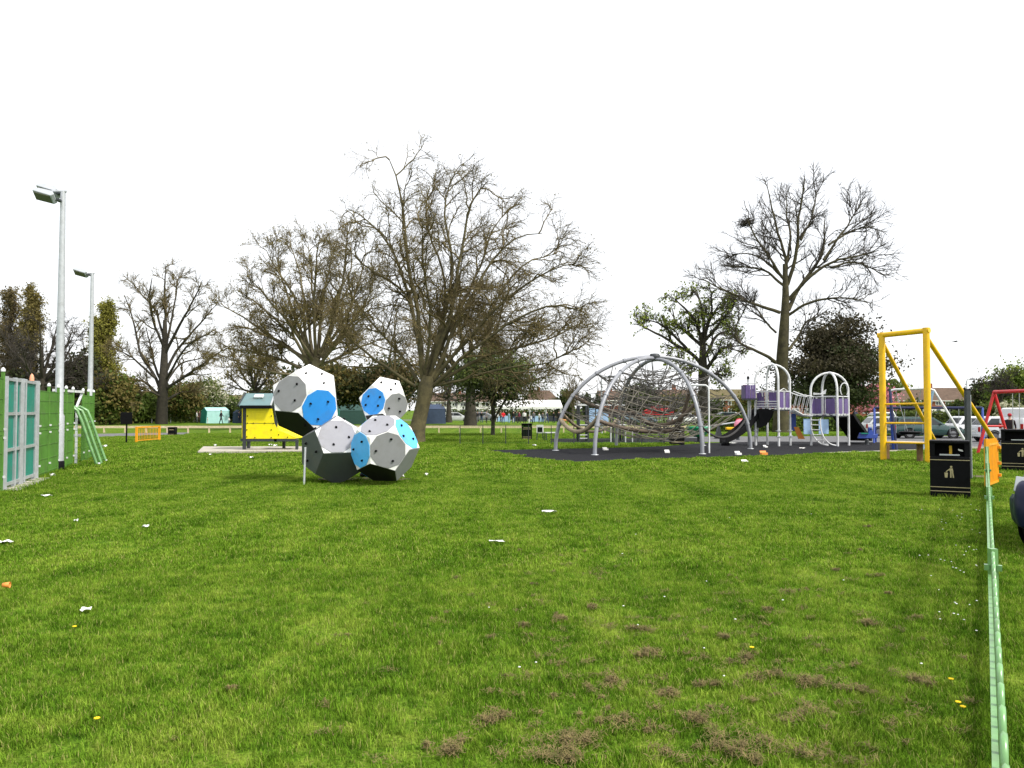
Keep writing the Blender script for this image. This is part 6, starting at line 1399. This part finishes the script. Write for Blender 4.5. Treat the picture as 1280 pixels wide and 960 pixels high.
hedge('dark undergrowth hedge at the back left below the trees', 90, 345, 124, 2.4, 6, 'leaf_mid', 2.0, 9000)

# ------------------------------------------------------------------ longer grass left by the mower round posts and walls
def fringe():
    rng = np.random.default_rng(77); C_ = []
    def ring(c, rx, ry, n, rz=0.0):
        a = rng.uniform(0, 6.283, n); k = rng.uniform(.95, 1.3, n); u, v = np.cos(a) * rx * k, np.sin(a) * ry * k
        C_.append(np.stack([c[0] + u * math.cos(rz) - v * math.sin(rz), c[1] + u * math.sin(rz) + v * math.cos(rz)], 1))
    def line(p, q, n, w): f = rng.uniform(0, 1, (n, 1)); C_.append(np.array(p)[:2] * (1 - f) + np.array(q)[:2] * f + rng.normal(0, w, (n, 2)))
    ring(G(1188, 621.5), .44, .38, 420, R(-29)); ring(G(1277, 589), .6, .42, 260, R(-31)); ring(g1, .2, .2, 160); ring(g2, .2, .2, 100)
    for x, y in ((1104.5, 576), (1160.5, 579), (1211, 599), (158, 554.5), (170.5, 553.5), (199, 551), (380, 606.5)): ring(G(x, y), .14, .14, 90)
    ring(G(420, 602), .62, .30, 420); ring(G(484, 602), .66, .30, 420); line(BF(1.3, 0), BF(fl_ - 1.2, 0), 3600, .05); line(FP(-.5, 0, .42), FP(3.8, 0, .42), 420, .05); line(FP(3.7, 0, .06), FP(9.0, 0, .06), 700, .07)
    ring(G(521, 553.5), .75, .6, 500); line(SLAB[0], SLAB[1], 420, .05)
    c = np.concatenate(C_); n = len(c); h = rng.uniform(.05, .13, n); a = rng.uniform(0, 6.283, n); w = rng.uniform(.004, .008, n) * np.clip(c[:, 1] / 9, .7, 2); ln = h * rng.uniform(.1, .7, n)
    dx, dy = np.cos(a), np.sin(a); z = np.zeros(n)
    at = lambda k, hz, s: np.stack([c[:, 0] + dx * ln * k - dy * w * s / 2, c[:, 1] + dy * ln * k + dx * w * s / 2, hz], 1)
    V = np.stack([at(0, z, -1), at(0, z, 1), at(.4, h * .6, .8), at(.4, h * .6, -.8), at(1, h, .1), at(1, h, -.1)], 1).reshape(-1, 3); b = np.arange(n)[:, None] * 6
    me = np_mesh('long_grass', V, np.concatenate([b + np.array([[0, 1, 2, 3]]), b + np.array([[3, 2, 4, 5]])])); at_ = me.attributes.new('tint', 'FLOAT', 'POINT')
    at_.data.foreach_set('value', np.repeat(rng.uniform(0, .8, n), 6).astype(np.float32))
    tag(link('long_grass', me, M['blade'], None, 'stuff'), 'longer tufts of grass round the feet of posts, bins and fences', 'grass')
fringe()

# ------------------------------------------------------------------ litter and a bird
def scrap(name, label, x, y, w, l, h, m='paper', rz=0.3, cat='litter', kind='sheet'):
    g = G(x, y); seed = int(x * 7 + y); rn = np.random.default_rng(seed); n = 5; mb = MB(); vs = []
    if kind == 'sheet':
        for i in range(n):
            for j in range(n): u, v = i / 4 - .5, j / 4 - .5; vs.append((u * w * (1 + .15 * rn.normal() * (j in (0, 4))), v * l * (1 + .15 * rn.normal() * (i in (0, 4))), .045 + h * abs(math.sin(3 * u + 2 * v + seed)) + rn.uniform(0, h * .35)))
        mb.add(vs, [(i * n + j, (i + 1) * n + j, (i + 1) * n + j + 1, i * n + j + 1) for i in range(4) for j in range(4)])
    elif kind == 'cup': mb.lathe([(.001, 0), (w * .32, 0), (w * .45, l), (w * .42, l), (w * .28, .01)], n=12, axis='x')
    else:
        mb.box((0, 0, h / 2), (w, l, h)); mb.prism([(-w / 2, l / 2, h), (w / 2, l / 2, h), (w / 2, l * .7, h * 1.8), (-w / 2, l * .7, h * 1.8)], (0, .01, 0))
    o = mb.build(name, M[m]); o.location = (g[0], g[1], -.014 if kind == 'sheet' else .05 + (w * .42 if kind == 'cup' else 0)); o.rotation_euler = (0, 0, rz)
    if kind == 'sheet': so = o.modifiers.new('solid', 'SOLIDIFY'); so.thickness = .003
    tag(o, label, cat, 'litter on the grass'); return o
scrap('paper_sheet', 'white square of paper alone on the grass at the lower left', 107, 767, .085, .09, .02)
scrap('paper_sheet', 'long white paper at the left edge of the lawn', 7, 681, .17, .13, .03, rz=-.5)
scrap('paper_cup', 'yellow orange cup at the left edge of the lawn', 3, 741, .07, .07, .05, 'card_orange', .2, 'cup', 'cup')
scrap('food_wrapper', 'white and orange wrapper between the floodlight and the lone white paper', 182, 662, .10, .09, .04, rz=.6)
scrap('crumpled_paper', 'small crumpled white paper left of the white and orange wrapper', 95, 654, .06, .06, .03)
scrap('paper_sheet', 'flat white paper lying below the tall floodlight column', 58, 622, .17, .14, .03, rz=.1)
scrap('crumpled_paper', 'crumpled white ball of paper by the base of the tall floodlight column', 66, 598, .12, .1, .09)
scrap('crumpled_paper', 'white scrap lying on the open grass in the middle of the lawn', 687, 643, .26, .1, .04, rz=.1)
scrap('paper_sheet', 'thin grey white scrap of two left of the middle of the lawn', 620, 680, .20, .05, .02, rz=-.1)
scrap('food_box', 'white food box on the grass edge right of the dome', 923, 570, .22, .16, .08, 'paper', .2, 'litter', 'box')
scrap('food_box', 'orange topped food box on the grass edge left of the white posts', 955, 570, .26, .18, .09, 'card_orange', .1, 'litter', 'box')
scrap('food_box', 'white flat box nearer the viewer than the orange topped one', 931, 579, .20, .12, .04, 'paper', .1, 'litter', 'box')
scrap('food_box', 'white box on the black surfacing in the middle of the rope dome', 834, 567.5, .20, .14, .07, 'paper', .0, 'litter', 'box')
scrap('food_box', 'white box on the black surfacing near the front left leg of the dome', 757, 564, .22, .14, .07, 'paper', .3, 'litter', 'box')
scrap('food_box', 'white box on the black surfacing right of the orange topped box', 957, 560.5, .16, .14, .06, 'paper', .3, 'litter', 'box')
scrap('paper_sheet', 'white sheet lying on the black surfacing below the bridge', 1003, 561.5, .26, .2, .04)
scrap('paper_sheet', 'white sheet lying by the foot of the left black slide', 914, 555, .5, .25, .04)
scrap('paper_sheet', 'white paper on the black surfacing right of the yellow frame post', 1110, 557, .22, .2, .05)
scrap('crumpled_paper', 'yellowish scrap on the grass left of the rope dome', 668, 558.5, .18, .12, .08)
scrap('crumpled_paper', 'white scrap right of the boulder climber', 533, 596, .1, .1, .06)
scrap('crumpled_paper', 'white scrap in front of the play house slab', 314, 574, .14, .1, .06)
scrap('crumpled_paper', 'small white scrap in front of the left end of the play house slab', 263, 570, .12, .1, .05)
scrap('crumpled_paper', 'white scrap on the play house slab beside the black posts', 269, 559, .14, .1, .1)
scrap('crumpled_paper', 'pale scrap on the grass right of the goal recess', 131, 560, .22, .16, .1)
scrap('crumpled_paper', 'white scrap nearest the play house under its yellow panels', 338, 558, .16, .12, .08)
scrap('crumpled_paper', 'larger white scrap under the yellow panels of the play house', 344, 559.5, .2, .14, .1)
scrap('crumpled_paper', 'white scrap lying right at the foot of the boulder climber', 502, 598.5, .12, .1, .07)
p = At(1194.5, 427, 60); t = thing('bird', 'small dark bird flying in the white sky above the yellow frame', 'bird', p)
mb = MB(); mb.tube([(-.28, 0, 0), (-.1, 0, .01), (.1, 0, .03), (.24, 0, .06), (.33, 0, .05)], [.03, .09, .10, .07, .015], 8); mb.prism([(-.26, -.05, 0), (-.26, .05, 0), (-.48, .09, .0), (-.48, -.09, 0)], (0, 0, .02))
for s in (-1, 1): mb.prism([(.12, s * .06, .03), (.02, s * .45, .12), (-.22, s * .62, .06), (-.12, s * .06, .02)], (0, 0, .025))
mb.build('body', M['black'], t); t.scale = (.5,) * 3
